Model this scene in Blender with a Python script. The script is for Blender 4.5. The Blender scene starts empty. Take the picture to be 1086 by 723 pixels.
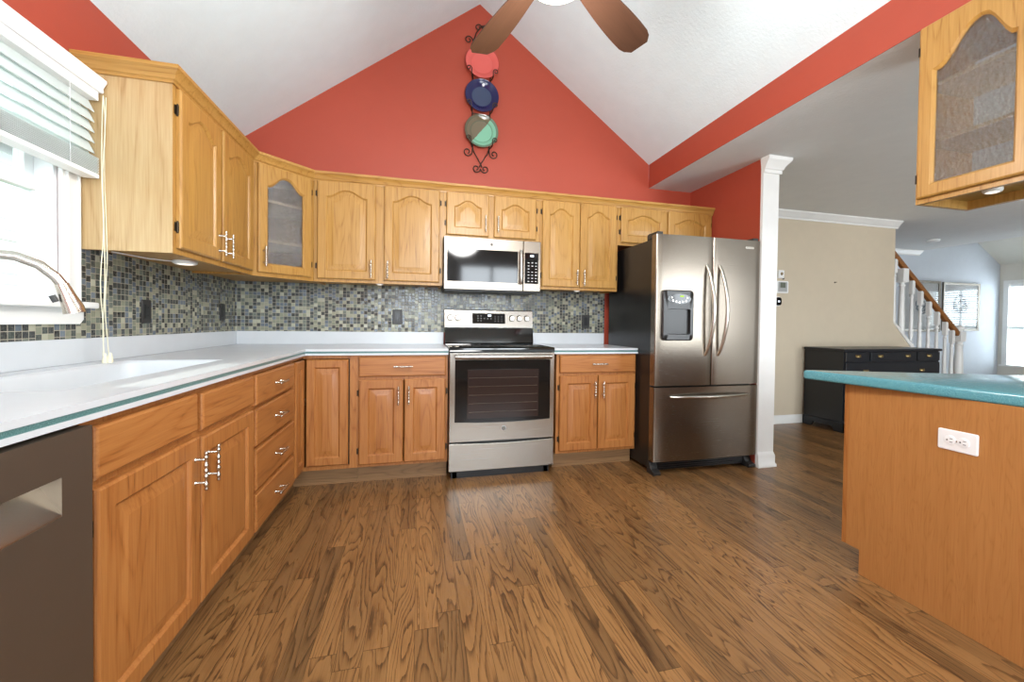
import bpy, bmesh, math, random
from mathutils import Vector, Matrix
random.seed(7)
PI = math.pi
SC = bpy.context.scene
COL = SC.collection

# ------------------------------------------------------------------ camera
CX, CY, CZ = 1.33234, -3.58209, 1.09810
YAW, PITCH, ROLL, FPX, SX, SY = 0.253141, -0.016840, 0.012661, 444.278, 15.718, -11.433
fw = Vector((math.sin(YAW), math.cos(YAW), 0)); rt = Vector((math.cos(YAW), -math.sin(YAW), 0)); up = Vector((0, 0, 1))
fw, up = fw*math.cos(PITCH)+up*math.sin(PITCH), up*math.cos(PITCH)-fw*math.sin(PITCH)
rt, up = rt*math.cos(ROLL)+up*math.sin(ROLL), up*math.cos(ROLL)-rt*math.sin(ROLL)
cam = bpy.data.cameras.new('camera'); camo = bpy.data.objects.new('camera', cam); COL.objects.link(camo)
camo.matrix_world = Matrix(((rt.x, up.x, -fw.x, CX), (rt.y, up.y, -fw.y, CY), (rt.z, up.z, -fw.z, CZ), (0, 0, 0, 1)))
cam.sensor_fit = 'HORIZONTAL'; cam.sensor_width = 36; cam.lens = FPX/1086*36
cam.shift_x = -SX/1086; cam.shift_y = SY/1086
cam.clip_start = 0.05; cam.clip_end = 100
SC.camera = camo

# ------------------------------------------------------------------ world, sun, daylight
SC.view_settings.view_transform = 'Standard'; SC.view_settings.look = 'None'
SC.view_settings.gamma = 1; SC.view_settings.use_curve_mapping = False
SC.view_settings.exposure = 0.34
world = bpy.data.worlds.new('world'); SC.world = world; world.use_nodes = True
wbg = world.node_tree.nodes['Background']
wbg.inputs[0].default_value = (0.86, 0.93, 1.0, 1); wbg.inputs[1].default_value = 3.0

def area(name, loc, target, sx, sy, power, color=(1, 1, 1), portal=False):
    l = bpy.data.lights.new(name, 'AREA'); l.shape = 'RECTANGLE'; l.size = sx; l.size_y = sy
    l.energy = power; l.color = color
    o = bpy.data.objects.new(name, l); COL.objects.link(o); o.location = loc
    o.rotation_euler = (Vector(target)-Vector(loc)).to_track_quat('-Z', 'Y').to_euler()
    if portal: l.cycles.is_portal = True
    return o
sun = bpy.data.lights.new('sun', 'SUN'); sun.energy = 3.2; sun.angle = 0.01; sun.color = (1, .95, .86)
suno = bpy.data.objects.new('sun', sun); COL.objects.link(suno)
suno.rotation_euler = Vector((0.64, 0.06, -0.77)).to_track_quat('-Z', 'Y').to_euler()
# daylight entering by the windows of the dining side behind the camera, and by the side windows, plus fill from an added door
REAR = -5.6
area('daylight_rear_window', (1.2, REAR-.2, 1.55), (1.2, 0, 1.55), 1.3, 1.5, 70, (.86, .94, 1))
area('daylight_rear_window', (2.75, REAR-.2, 1.55), (2.75, 0, 1.55), 1.3, 1.5, 70, (.86, .94, 1))
area('added_rear_door_fill', (6.2, REAR-.2, 1.15), (6.2, 0, 1.15), 1.9, 2.1, 125, (.88, .95, 1))  # unseen door light, added as fill to brighten the dining side
area('daylight_living_window', (11.75, .98, 1.2), (8, .98, 1.2), 1.1, 1.6, 40, (.80, .90, 1))

# ------------------------------------------------------------------ materials
def lin(c):
    if isinstance(c, str):
        c = [int(c[i:i+2], 16)/255 for i in (0, 2, 4)]
    return tuple(x/12.92 if x <= .04045 else ((x+.055)/1.055)**2.4 for x in c)+(1,)
class NT:
    def __init__(s, name):
        s.m = bpy.data.materials.new(name); s.m.use_nodes = True; s.t = s.m.node_tree; s.t.nodes.clear()
        s.out = s.n('ShaderNodeOutputMaterial')
    def n(s, typ, **kw):
        nd = s.t.nodes.new(typ)
        for k, v in kw.items():
            if k == 'ins':
                for a, b in v.items(): s.set(nd, a, b)
            else: setattr(nd, k, v)
        return nd
    def set(s, nd, a, b):
        i = nd.inputs[a]
        if isinstance(b, bpy.types.NodeSocket): s.t.links.new(b, i)
        elif isinstance(b, bpy.types.Node): s.t.links.new(b.outputs[0], i)
        else: i.default_value = b
    def math(s, op, a, b=0, c=None):
        nd = s.n('ShaderNodeMath', operation=op); s.set(nd, 0, a); s.set(nd, 1, b)
        if c is not None: s.set(nd, 2, c)
        return nd.outputs[0]
    def mix(s, f, a, b, typ='RGBA', blend='MIX'):
        nd = s.n('ShaderNodeMix', data_type=typ)
        if typ == 'RGBA':
            nd.blend_type = blend; s.set(nd, 0, f); s.set(nd, 6, a); s.set(nd, 7, b); return nd.outputs[2]
        s.set(nd, 0, f); s.set(nd, 2, a); s.set(nd, 3, b); return nd.outputs[0]
    def ramp(s, f, stops):
        nd = s.n('ShaderNodeValToRGB'); s.set(nd, 0, f); e = nd.color_ramp.elements
        while len(e) < len(stops): e.new(.5)
        for x, (p, c) in zip(e, stops): x.position = p; x.color = lin(c) if not (isinstance(c, tuple) and len(c) == 4) else c
        return nd.outputs[0]
    def noise(s, v, scale=5, detail=2, rough=.5, dist=0):
        nd = s.n('ShaderNodeTexNoise'); s.set(nd, 'Vector', v); nd.inputs['Scale'].default_value = scale
        nd.inputs['Detail'].default_value = detail; nd.inputs['Roughness'].default_value = rough
        nd.inputs['Distortion'].default_value = dist; return nd.outputs[0]
    def coord(s): return s.n('ShaderNodeTexCoord').outputs['Object']
    def vscale(s, v, sc, off=None):
        nd = s.n('ShaderNodeMapping'); s.set(nd, 0, v); nd.inputs['Scale'].default_value = sc
        if off is not None: s.set(nd, 'Location', off)
        return nd.outputs[0]
    def bump(s, h, strength=.2, dist=.01):
        nd = s.n('ShaderNodeBump'); s.set(nd, 'Height', h); nd.inputs['Strength'].default_value = strength
        nd.inputs['Distance'].default_value = dist; return nd.outputs[0]
    def bsdf(s, **k):
        nd = s.n('ShaderNodeBsdfPrincipled')
        for a, b in k.items(): s.set(nd, a.replace('_', ' '), b)
        return nd
    def done(s, sh): s.t.links.new(sh.outputs[0], s.out.inputs[0]); return s.m
    def orand(s):
        r = s.n('ShaderNodeObjectInfo').outputs['Random']
        c = s.n('ShaderNodeCombineXYZ'); 
        for i, k in enumerate((37., 53., 71.)): s.t.links.new(s.math('MULTIPLY', r, k), c.inputs[i])
        return r, c.outputs[0]

def plain(name, col, rough=.5, metal=0, bumpy=0, bscale=60, **kw):
    t = NT(name); v = t.coord()
    n = t.noise(v, 9, 3)
    base = t.mix(n, tuple(x*.96 for x in lin(col)[:3])+(1,), tuple(min(1, x*1.04) for x in lin(col)[:3])+(1,))
    b = t.bsdf(Base_Color=base, Roughness=rough, Metallic=metal, **kw)
    if bumpy: t.set(b, 'Normal', t.bump(t.noise(v, bscale, 4, .6), bumpy, .004))
    return t.done(b)

def wood(name, light, mid, dark, axis='Z', rough=.4, rings=9., sc=1., contrast=1.25, coat=.08):
    """oak: contour lines of a noise field stretched along the grain make the cathedral figure"""
    t = NT(name); r, off = t.orand(); v = t.coord()
    s = [5.2*sc, 5.2*sc, 5.2*sc]; f = [170, 170, 170]; g = [32, 32, 32]
    i = 'XYZ'.index(axis); s[i] = .55*sc; f[i] = 5; g[i] = 1.6
    n1 = t.noise(t.vscale(v, s, off), 1., 2.2, .5, .3)
    ring = t.math('FRACT', t.math('MULTIPLY', n1, rings*1.9))
    ringl = t.math('POWER', t.math('ABSOLUTE', t.math('MULTIPLY_ADD', ring, 2, -1)), 4.)
    pores = t.noise(t.vscale(v, f, off), 1., 2, .65)
    stre = t.noise(t.vscale(v, g, off), 1., 2, .5)
    a = t.math('ADD', t.math('MULTIPLY', t.math('MULTIPLY', ringl, t.math('MULTIPLY_ADD', pores, 1.6, -.2)), .42*contrast), t.math('MULTIPLY', t.math('SUBTRACT', pores, .5), .7*contrast))
    a = t.math('ADD', a, t.math('MULTIPLY', t.math('SUBTRACT', stre, .5), .45))
    a = t.math('ADD', t.math('ADD', a, .18), t.math('MULTIPLY', t.math('SUBTRACT', r, .5), .12))
    c = t.ramp(a, [(0.0, light), (.4, mid), (1., dark)])
    return t.done(t.bsdf(Base_Color=c, Roughness=rough, Coat_Weight=coat, Coat_Roughness=.2,
                         Normal=t.bump(pores, .05, .002)))

OAK = ('b78b48', 'a87a38', '7a4c1c')
BOUNCE_OAK = ('ae733c', '9e612d', '6a3b18')  # same oak, dimmer light and warm floor bounce painted in as a redder tone
M = {}
M['oak'] = wood('oak_vertical', *OAK)
M['oak_h'] = wood('oak_horizontal', *OAK, axis='X')
M['oak_y'] = wood('oak_lengthwise', *OAK, axis='Y')
M['boak'] = wood('bounce_tinted_oak_vertical', *BOUNCE_OAK)
M['boak_h'] = wood('bounce_tinted_oak_horizontal', *BOUNCE_OAK, axis='X')
M['oak_pale'] = wood('oak_end_veneer', 'c2a67b', 'b69668', '957046', rings=7, sc=.7, contrast=1.3)
M['veneer'] = wood('island_veneer', 'b47c45', 'a66e39', '7b4c25', rings=9, sc=3.2, contrast=.8, rough=.4)
M['rail_wood'] = wood('stair_rail_wood', '9a6534', '84532a', '5c371a', axis='X')
M['blade'] = wood('fan_blade_wood', '4c3325', '40291d', '31201a', axis='X', contrast=.5, rings=5)
M['shelf'] = wood('lit_shelf_wood', 'e3cca2', 'd6ba8a', 'b08a58')  # shelf oak lightened to paint in the light its front edges catch
M['toe'] = wood('toe_kick_wood', '8f6d48', '7d5d3c', '5f4429', axis='X', rough=.5)
M['red'] = plain('red_wall_paint', 'aa4631', .5, bumpy=.06, bscale=240)
M['white_ceil'] = plain('white_ceiling_paint', 'e0eff3', .8, bumpy=.5, bscale=55)
M['flat_ceil'] = plain('grey_white_ceiling_paint', 'dcdedd', .8, bumpy=.5, bscale=55)
M['beige'] = plain('beige_wall_paint', 'cbbda6', .7, bumpy=.06, bscale=240)
M['bluewall'] = plain('pale_blue_grey_paint', 'cdd5de', .7, bumpy=.06, bscale=240)
M['cream'] = plain('cream_wall_paint', 'd9d6cc', .7, bumpy=.06, bscale=240)
M['trim'] = plain('white_gloss_trim', 'ebebe8', .35)
M['vinyl'] = plain('white_window_vinyl', 'eef0f1', .35)
M['counter'] = plain('white_countertop', 'cfd3d7', .22)
M['siding'] = plain('white_house_siding', 'e6e8e8', .6)
M['black'] = plain('black_enamel', '121214', .3)
M['blackplastic'] = plain('dark_plastic', '2b2a29', .4)
M['dispenser'] = plain('black_dispenser_plastic', '1f1d1c', .3)
M['bronze'] = plain('dark_bronze', '3b3126', .38, .8)
M['iron'] = plain('brown_wrought_iron', '46342a', .5, .6)
M['nickel'] = plain('brushed_nickel', 'cfc8bd', .25, 1)
M['dresser'] = plain('black_dresser_paint', '1d1f24', .35)
M['brass'] = plain('aged_brass', 'b29b6a', .35, 1)
M['cord'] = plain('cream_cord', 'e9e2c6', .6)
M['plastic'] = plain('white_plastic', 'efefee', .35)
M['slot'] = plain('dark_slot', '191817', .6)
M['mat'] = plain('picture_mat', 'd6dadc', .5)
M['ink'] = plain('print_ink', '6f7a84', .5)
M['bead'] = plain('outdoor_grass', '7d8a5e', .9)

def steel(name, col='aea9a1', rough=.27, axis='X'):
    t = NT(name); v = t.coord(); s = [6, 6, 6]; 
    for i in range(3): s[i] = 1.2 if 'XYZ'[i] == axis else 420
    n = t.noise(t.vscale(v, s), 1, 2, .6)
    tg = t.n('ShaderNodeTangent', direction_type='RADIAL', axis='Z')
    b = t.bsdf(Base_Color=lin(col), Metallic=1., Roughness=t.math('MULTIPLY_ADD', n, .02, rough-.01), Anisotropic=.65,
               Tangent=tg.outputs[0])
    return t.done(b)
M['steel'] = steel('stainless_steel')
M['fridge_steel'] = steel('refrigerator_stainless', '8d8479', .27)
M['steel_dark'] = steel('dark_stainless_steel', '8d857b', .27)
M['dw_steel'] = plain('brushed_dark_steel_door', '84796c', .46, .9)
def glassy(name, tint, refl=.12, rough=.02, bump=0, bscale=40, coat=(1, 1, 1, 1), stretch=(1, 1, 1), mott=1.1):
    t = NT(name)
    tr = t.n('ShaderNodeBsdfTransparent', ins={'Color': lin(tint)})
    gl = t.n('ShaderNodeBsdfGlossy', ins={'Color': coat, 'Roughness': rough})
    fr = t.n('ShaderNodeLayerWeight', ins={'Blend': .5})
    f = t.math('MINIMUM', 1., t.math('MULTIPLY_ADD', t.math('POWER', fr.outputs['Facing'], 5.), .9, .04+refl))
    if bump:
        vor = t.n('ShaderNodeTexVoronoi'); t.set(vor, 'Vector', t.vscale(t.coord(), stretch)); vor.inputs['Scale'].default_value = bscale
        h = t.math('ADD', vor.outputs[0], t.noise(t.coord(), bscale*1.7, 3, .7))
        bm_ = t.bump(h, bump, .01); t.set(gl, 'Normal', bm_); t.set(fr, 'Normal', bm_)
    if bump:
        df = t.n('ShaderNodeBsdfDiffuse', ins={'Color': lin('d4d4d2')}); tl = t.n('ShaderNodeBsdfTranslucent', ins={'Color': lin('d4d4d2')})
        sc = t.n('ShaderNodeMixShader'); t.set(sc, 0, .5); t.set(sc, 1, df); t.set(sc, 2, tl)
        wv = t.noise(t.vscale(t.coord(), stretch), bscale*.5, 4, .75, 1.6)
        m2 = t.n('ShaderNodeMixShader'); t.set(m2, 0, t.math('MULTIPLY', t.math('POWER', wv, 3.), mott)); t.set(m2, 1, tr); t.set(m2, 2, sc); tr = m2
    mx = t.n('ShaderNodeMixShader'); t.set(mx, 0, f); t.set(mx, 1, tr); t.set(mx, 2, gl)
    return t.done(mx)
M['glass'] = glassy('window_glass', 'f2f7f6', .0)
M['rain_glass'] = glassy('textured_cabinet_glass', 'd4d2cc', .03, .08, .3, 150, mott=.10)
M['chip_glass'] = glassy('glue_chip_glass', 'd2d2d0', .05, .06, .6, 75, stretch=(1, 1, .6), mott=.30)
M['picture_glass'] = glassy('picture_glass', 'f4f4f4', .0)
M['oven_glass'] = plain('black_oven_glass', '0d0c0d', .07, **{'Specular_IOR_Level': .45})
M['oven_inner'] = plain('oven_inner_window', '2a1f1d', .08, **{'Specular_IOR_Level': .45})
M['cooktop'] = plain('black_ceramic_glass', '141516', .06, **{'Specular_IOR_Level': .8})

def emit(name, col, strength):
    t = NT(name); return t.done(t.n('ShaderNodeEmission', ins={'Color': lin(col), 'Strength': strength}))
M['bulb'] = emit('lit_frosted_bowl', 'fff3e0', 4.5)
M['led'] = emit('display_digits', 'e8f4ff', 1.6)
M['green_led'] = emit('green_display', 'b7e04a', 1.2)
M['puck'] = emit('puck_light_lens', 'fff6e6', 1.2)

def teal():
    t = NT('teal_speckled_solid_surface'); v = t.coord()
    n = t.noise(v, 420, 2, .6); n2 = t.noise(v, 160, 2, .5)
    c = t.ramp(n, [(.3, '38707b'), (.5, '57939e'), (.64, '76adb3'), (.75, '9cc8c9')])
    c = t.mix(t.math('MULTIPLY', n2, .4), c, lin('4f8e9a'))
    return t.done(t.bsdf(Base_Color=c, Roughness=.16))
M['teal'] = teal()
def tealstripe():
    t = NT('teal_edge_stripe'); n = t.noise(t.coord(), 420, 2, .6)
    return t.done(t.bsdf(Base_Color=t.ramp(n, [(.3, '3f6666'), (.55, '587f7e'), (.75, '7da29e')]), Roughness=.3))
M['stripe'] = tealstripe()

def mosaic():
    t = NT('glass_mosaic_tile'); v = t.coord()
    sp = t.n('ShaderNodeSeparateXYZ'); t.set(sp, 0, v)
    P = 1/.0262
    u = t.math('MULTIPLY', t.math('SUBTRACT', sp.outputs[0], sp.outputs[1]), P); w = t.math('MULTIPLY', sp.outputs[2], P)
    cu = t.math('FLOOR', u)
    c0 = t.n('ShaderNodeCombineXYZ'); t.set(c0, 0, cu)
    wn0 = t.n('ShaderNodeTexWhiteNoise', noise_dimensions='3D'); t.set(wn0, 'Vector', c0)
    w = t.math('ADD', w, t.math('MULTIPLY', t.math('GREATER_THAN', wn0.outputs[0], .72), .45))
    cw = t.math('FLOOR', w)
    cc = t.n('ShaderNodeCombineXYZ'); t.set(cc, 0, cu); t.set(cc, 1, cw)
    wn = t.n('ShaderNodeTexWhiteNoise', noise_dimensions='3D'); t.set(wn, 'Vector', cc)
    col = t.n('ShaderNodeValToRGB'); col.color_ramp.interpolation = 'CONSTANT'; t.set(col, 0, wn.outputs[0])
    pal = ['16181a', '24282b', '39413f', '646c62', '80836f', '67727f', '94957f', '525e6b', 'aaa994', '464b47']
    e = col.color_ramp.elements
    while len(e) < len(pal): e.new(.5)
    for i, (x, p) in enumerate(zip(e, [0, .13, .24, .34, .45, .56, .66, .76, .86, .94])): x.position = p; x.color = lin(pal[i])
    marb = t.noise(v, 110, 4, .65, 1.2)
    tile = t.mix(t.math('MULTIPLY', t.math('SUBTRACT', marb, .35), .5), col.outputs[0], lin('b6b8aa'))
    fu = t.math('FRACT', u); fw_ = t.math('FRACT', w)
    eu = t.math('MINIMUM', fu, t.math('SUBTRACT', 1, fu)); ew = t.math('MINIMUM', fw_, t.math('SUBTRACT', 1, fw_))
    ed = t.math('MINIMUM', eu, ew)
    gr = t.math('LESS_THAN', ed, .045)
    c = t.mix(gr, tile, lin('a39c8a'))
    rough = t.mix(gr, .22, .8, 'FLOAT')
    nm = t.n('ShaderNodeNewGeometry').outputs['Normal']
    off = t.n('ShaderNodeVectorMath', operation='MULTIPLY_ADD'); t.set(off, 0, wn.outputs['Color']); off.inputs[1].default_value = (.07, .07, .07)
    sub = t.n('ShaderNodeVectorMath', operation='SUBTRACT'); t.set(sub, 0, nm); sub.inputs[1].default_value = (.035, .035, .035)
    t.set(off, 2, sub.outputs[0])
    nn = t.n('ShaderNodeVectorMath', operation='NORMALIZE'); t.set(nn, 0, off.outputs[0])
    hb = t.n('ShaderNodeMapRange', ins={0: ed, 1: 0., 2: .09}); 
    bp = t.n('ShaderNodeBump', ins={'Height': hb.outputs[0], 'Strength': .35, 'Distance': .003, 'Normal': nn.outputs[0]})
    return t.done(t.bsdf(Base_Color=c, Roughness=rough, Normal=bp.outputs[0], Specular_IOR_Level=.5))
M['mosaic'] = mosaic()

def floor_mat():
    t = NT('oak_strip_floor'); v = t.coord(); sp = t.n('ShaderNodeSeparateXYZ'); t.set(sp, 0, v)
    W = .083
    u = t.math('DIVIDE', sp.outputs[0], W); ci = t.math('FLOOR', u)
    c0 = t.n('ShaderNodeCombineXYZ'); t.set(c0, 0, ci)
    w0 = t.n('ShaderNodeTexWhiteNoise', noise_dimensions='3D'); t.set(w0, 'Vector', c0)
    yy = t.math('ADD', t.math('DIVIDE', sp.outputs[1], 1.15), t.math('MULTIPLY', w0.outputs[0], 7.))
    cj = t.math('FLOOR', yy)
    cc = t.n('ShaderNodeCombineXYZ'); t.set(cc, 0, ci); t.set(cc, 1, cj)
    wn = t.n('ShaderNodeTexWhiteNoise', noise_dimensions='3D'); t.set(wn, 'Vector', cc)
    off = t.n('ShaderNodeVectorMath', operation='SCALE'); t.set(off, 0, wn.outputs['Color']); off.inputs['Scale'].default_value = 40
    va = t.n('ShaderNodeVectorMath', operation='MULTIPLY_ADD'); t.set(va, 0, v); va.inputs[1].default_value = (11, 1.15, 1); t.set(va, 2, off.outputs[0])
    vw = t.n('ShaderNodeVectorMath', operation='MULTIPLY_ADD'); t.set(vw, 0, v); vw.inputs[1].default_value = (70, 22, 1); t.set(vw, 2, off.outputs[0])
    n1 = t.math('ADD', t.noise(va.outputs[0], 1., 1.6, .45, .2), t.math('MULTIPLY', t.noise(vw.outputs[0], 1., 2, .6), .022))
    ring = t.math('FRACT', t.math('MULTIPLY', n1, t.math('MULTIPLY_ADD', wn.outputs[0], 9., 11.)))
    ringl = t.math('MULTIPLY', t.math('POWER', ring, 3.4), t.math('SUBTRACT', 1., t.math('POWER', ring, 30.)))
    vb = t.n('ShaderNodeVectorMath', operation='MULTIPLY_ADD'); t.set(vb, 0, v); vb.inputs[1].default_value = (210, 7, 1); t.set(vb, 2, off.outputs[0])
    pores = t.noise(vb.outputs[0], 1., 2, .65)
    vc = t.n('ShaderNodeVectorMath', operation='MULTIPLY_ADD'); t.set(vc, 0, v); vc.inputs[1].default_value = (14, 1.6, 1); t.set(vc, 2, off.outputs[0])
    blot = t.noise(vc.outputs[0], 1., 2, .5)
    a = t.math('ADD', t.math('MULTIPLY', t.math('MULTIPLY', ringl, t.math('MULTIPLY_ADD', pores, 1.1, .4)), .62), t.math('MULTIPLY', t.math('SUBTRACT', pores, .5), .5))
    a = t.math('ADD', a, t.math('MULTIPLY', t.math('SUBTRACT', blot, .42), .5))
    c = t.ramp(a, [(-.0, 'a07b52'), (.24, '8b6843'), (.52, '60452d'), (.88, '38271a')])
    tone = t.ramp(wn.outputs[0], [(0, 'b9b3ac'), (.18, 'd4cabd'), (.5, 'e8dccb'), (1, 'f6ead8')])
    c = t.mix(1., c, tone, blend='MULTIPLY')
    fu = t.math('FRACT', u); fy = t.math('FRACT', yy)
    g = t.math('MAXIMUM', t.math('LESS_THAN', t.math('MINIMUM', fu, t.math('SUBTRACT', 1, fu)), .012),
               t.math('LESS_THAN', t.math('MINIMUM', fy, t.math('SUBTRACT', 1, fy)), .0012))
    c = t.mix(t.math('MULTIPLY', g, .6), c, lin('2b1a0d'))
    return t.done(t.bsdf(Base_Color=c, Roughness=t.math('MULTIPLY_ADD', pores, .14, .23), Normal=t.bump(a, .06, .002), Specular_IOR_Level=.5))
M['floor'] = floor_mat()

# ------------------------------------------------------------------ mesh helpers
class MB:
    def __init__(s): s.bm = bmesh.new()
    def face(s, pts):
        return s.bm.faces.new([s.bm.verts.new(p) for p in pts])
    def box(s, x0, x1, y0, y1, z0, z1):
        v = [s.bm.verts.new((x, y, z)) for z in (z0, z1) for y in (y0, y1) for x in (x0, x1)]
        for f in ((0, 2, 3, 1), (4, 5, 7, 6), (0, 1, 5, 4), (2, 6, 7, 3), (0, 4, 6, 2), (1, 3, 7, 5)):
            s.bm.faces.new([v[i] for i in f])
        return s
    def prism(s, poly, axis, a0, a1):
        """extrude a 2-D polygon; axis X: (y,z), Y: (x,z), Z: (x,y)"""
        def P(p, a):
            return {'X': (a, p[0], p[1]), 'Y': (p[0], a, p[1]), 'Z': (p[0], p[1], a)}[axis]
        A = [s.bm.verts.new(P(p, a0)) for p in poly]; B = [s.bm.verts.new(P(p, a1)) for p in poly]
        n = len(poly); s.bm.faces.new(A); s.bm.faces.new(B[::-1])
        for i in range(n): s.bm.faces.new((A[i], B[i], B[(i+1) % n], A[(i+1) % n]))
        return s
    def loft(s, rings, cap0=True, cap1=True, closed=True):
        V = [[s.bm.verts.new(p) for p in r] for r in rings]; n = len(V[0])
        for a, b in zip(V, V[1:]):
            for i in range(n if closed else n-1): s.bm.faces.new((a[i], a[(i+1) % n], b[(i+1) % n], b[i]))
        if cap0: s.bm.faces.new(V[0][::-1])
        if cap1: s.bm.faces.new(V[-1])
        return s
    def lathe(s, prof, c=(0, 0, 0), axis='Z', n=24, cap0=True, cap1=True):
        """prof: (radius, height) pairs"""
        R = []
        for r, h in prof:
            ring = []
            for i in range(n):
                a = 2*PI*i/n; x, y = r*math.cos(a), r*math.sin(a)
                p = {'Z': (x, y, h), 'Y': (x, h, y), 'X': (h, x, y)}[axis]
                ring.append((p[0]+c[0], p[1]+c[1], p[2]+c[2]))
            R.append(ring)
        return s.loft(R, cap0, cap1)
    def tube(s, pts, r, n=10, cap=True):
        pts = [Vector(p) for p in pts]; R = []; prev = None
        for i, p in enumerate(pts):
            d = (pts[min(i+1, len(pts)-1)]-pts[max(i-1, 0)])
            if d.length < 1e-9: d = Vector((0, 0, 1))
            d.normalize()
            if prev is None:
                a = d.orthogonal().normalized()
            else:
                a = prev-d*prev.dot(d)
                a = a.normalized() if a.length > 1e-6 else d.orthogonal().normalized()
            prev = a; b = d.cross(a)
            rr = r[i] if isinstance(r, (list, tuple)) else r
            R.append([p+(a*math.cos(2*PI*k/n)+b*math.sin(2*PI*k/n))*rr for k in range(n)])
        return s.loft(R, cap, cap)

def xf(o):
    """world matrix of an object from its parents (location and z turn only)"""
    m = Matrix.Translation(o.location) @ Matrix.Rotation(o.rotation_euler.z, 4, 'Z')
    return xf(o.parent) @ m if o.parent else m
def obj(name, mb, mat, parent=None, world=False, bevel=0, seg=2, ang=35, loc=None):
    bmesh.ops.recalc_face_normals(mb.bm, faces=mb.bm.faces)
    if world and parent: mb.bm.transform(xf(parent).inverted())
    if loc is not None and not parent: mb.bm.transform(Matrix.Translation(-Vector(loc)))
    me = bpy.data.meshes.new(name); mb.bm.to_mesh(me); mb.bm.free()
    me.materials.append(mat if not isinstance(mat, str) else M[mat])
    me.polygons.foreach_set('use_smooth', [True]*len(me.polygons)); me.set_sharp_from_angle(angle=math.radians(ang))
    o = bpy.data.objects.new(name, me); COL.objects.link(o); o.parent = parent
    if loc is not None and not parent: o.location = loc
    if bevel:
        b = o.modifiers.new('bevel', 'BEVEL'); b.width = bevel; b.segments = seg; b.limit_method = 'ANGLE'; b.angle_limit = math.radians(40)
        b.harden_normals = True
    return o
def inst(name, me, parent, loc, rot=(0, 0, 0)):
    o = bpy.data.objects.new(name, me); COL.objects.link(o); o.parent = parent; o.location = loc; o.rotation_euler = rot
    return o
def tag(o, label, cat, group=None):
    o['label'] = label; o['category'] = cat
    if group: o['group'] = group
    return o
def thing(name, label, cat, loc=(0, 0, 0), rz=0, group=None):
    o = bpy.data.objects.new(name, None); o.empty_display_size = .1; COL.objects.link(o)
    o.location = loc; o.rotation_euler = (0, 0, rz)
    return tag(o, label, cat, group or {'cabinet': 'oak kitchen cabinets', 'countertop': 'kitchen countertops', 'outlet': 'electrical outlets', 'light': 'puck lights under the cabinets', 'blind': 'window blinds', 'picture': 'framed pictures by the stair', 'thermostat': 'thermostats on the beige wall'}.get(cat))
def struct(name, mb, mat, parent=None, bevel=0, world=False):
    o = obj(name, mb, mat, parent, bevel=bevel, world=world)
    if not parent: o['kind'] = 'structure'
    return o
def arc(cx, cy, r, a0, a1, n):
    return [(cx+r*math.cos(a0+(a1-a0)*i/n), cy+r*math.sin(a0+(a1-a0)*i/n)) for i in range(n+1)]

# ------------------------------------------------------------------ the setting
ZC = 2.39                 # flat ceiling
RX, RZ = 1.8135, 3.788    # ridge
HX, HZ = 3.433, 2.61      # header face, where the right slope meets it
LZ = 2.4155               # left wall height
SW0, SW1, SWY = 3.89, 4.03, -.89   # stub wall beside the refrigerator
HY = .27                  # hall wall
LX = 11.45                # living room end wall
CE = 9.45                 # where the flat ceiling stops
b = MB(); b.box(-.1, LX+.1, REAR-.1, 1.7, -.1, 0); struct('floor', b, 'floor')

# left wall with the sink window opening
WY0, WY1, WZ0, WZ1 = -2.36, -1.575, 1.155, 2.02
b = MB()
b.box(-.12, 0, REAR, WY0, 0, LZ); b.box(-.12, 0, WY1, .0, 0, LZ)
b.box(-.12, 0, WY0, WY1, 0, WZ0); b.box(-.12, 0, WY0, WY1, WZ1, LZ)
struct('wall_left', b, 'red')
b = MB(); b.prism([(-.12, 0), (SW0, 0), (SW0, ZC), (HX, ZC+.0), (HX, HZ), (RX, RZ), (-.12, LZ-.09)], 'Y', 0, .12)
struct('wall_back', b, 'red')
# stub wall: red kitchen side, beige hall side
b = MB(); b.box(SW0, SW1-.005, SWY+.012, HY, 0, ZC); sw = struct('wall_right', b, 'red')
b = MB(); b.box(SW1-.005, SW1, SWY+.012, HY, 0, ZC); obj('hall_face', b, 'beige', sw)
# header above the opening
b = MB(); b.prism([(HX, ZC), (HX+.004, ZC), (HX+.004, ZC+.081), (HX+.11, ZC+.081), (HX+.11, HZ+.12), (HX, HZ+.12)], 'Y', REAR, -.0005); struct('wall_header', b, 'red')
# ceilings
b = MB(); b.prism([(-.12, LZ-.09), (RX, RZ), (RX, RZ+.1), (-.12, LZ+.03)], 'Y', REAR, .12); struct('ceiling', b, 'white_ceil')
b = MB(); b.prism([(RX, RZ), (HX, HZ), (HX, HZ+.1), (RX, RZ+.1)], 'Y', REAR, .12); struct('ceiling', b, 'white_ceil')
b = MB(); b.box(HX+.0042, CE, REAR, 1.6, ZC, ZC+.08); struct('ceiling', b, 'flat_ceil')
b = MB(); b.prism([(LX+.1, 2.19), (CE, 3.45), (CE, 3.55), (LX+.1, 2.29)], 'Y', REAR, 1.7); struct('ceiling', b, 'cream')
b = MB(); b.box(CE-.08, CE, REAR, 1.6, ZC+.08, 3.55); struct('wall_living_drop', b, 'cream')
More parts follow.
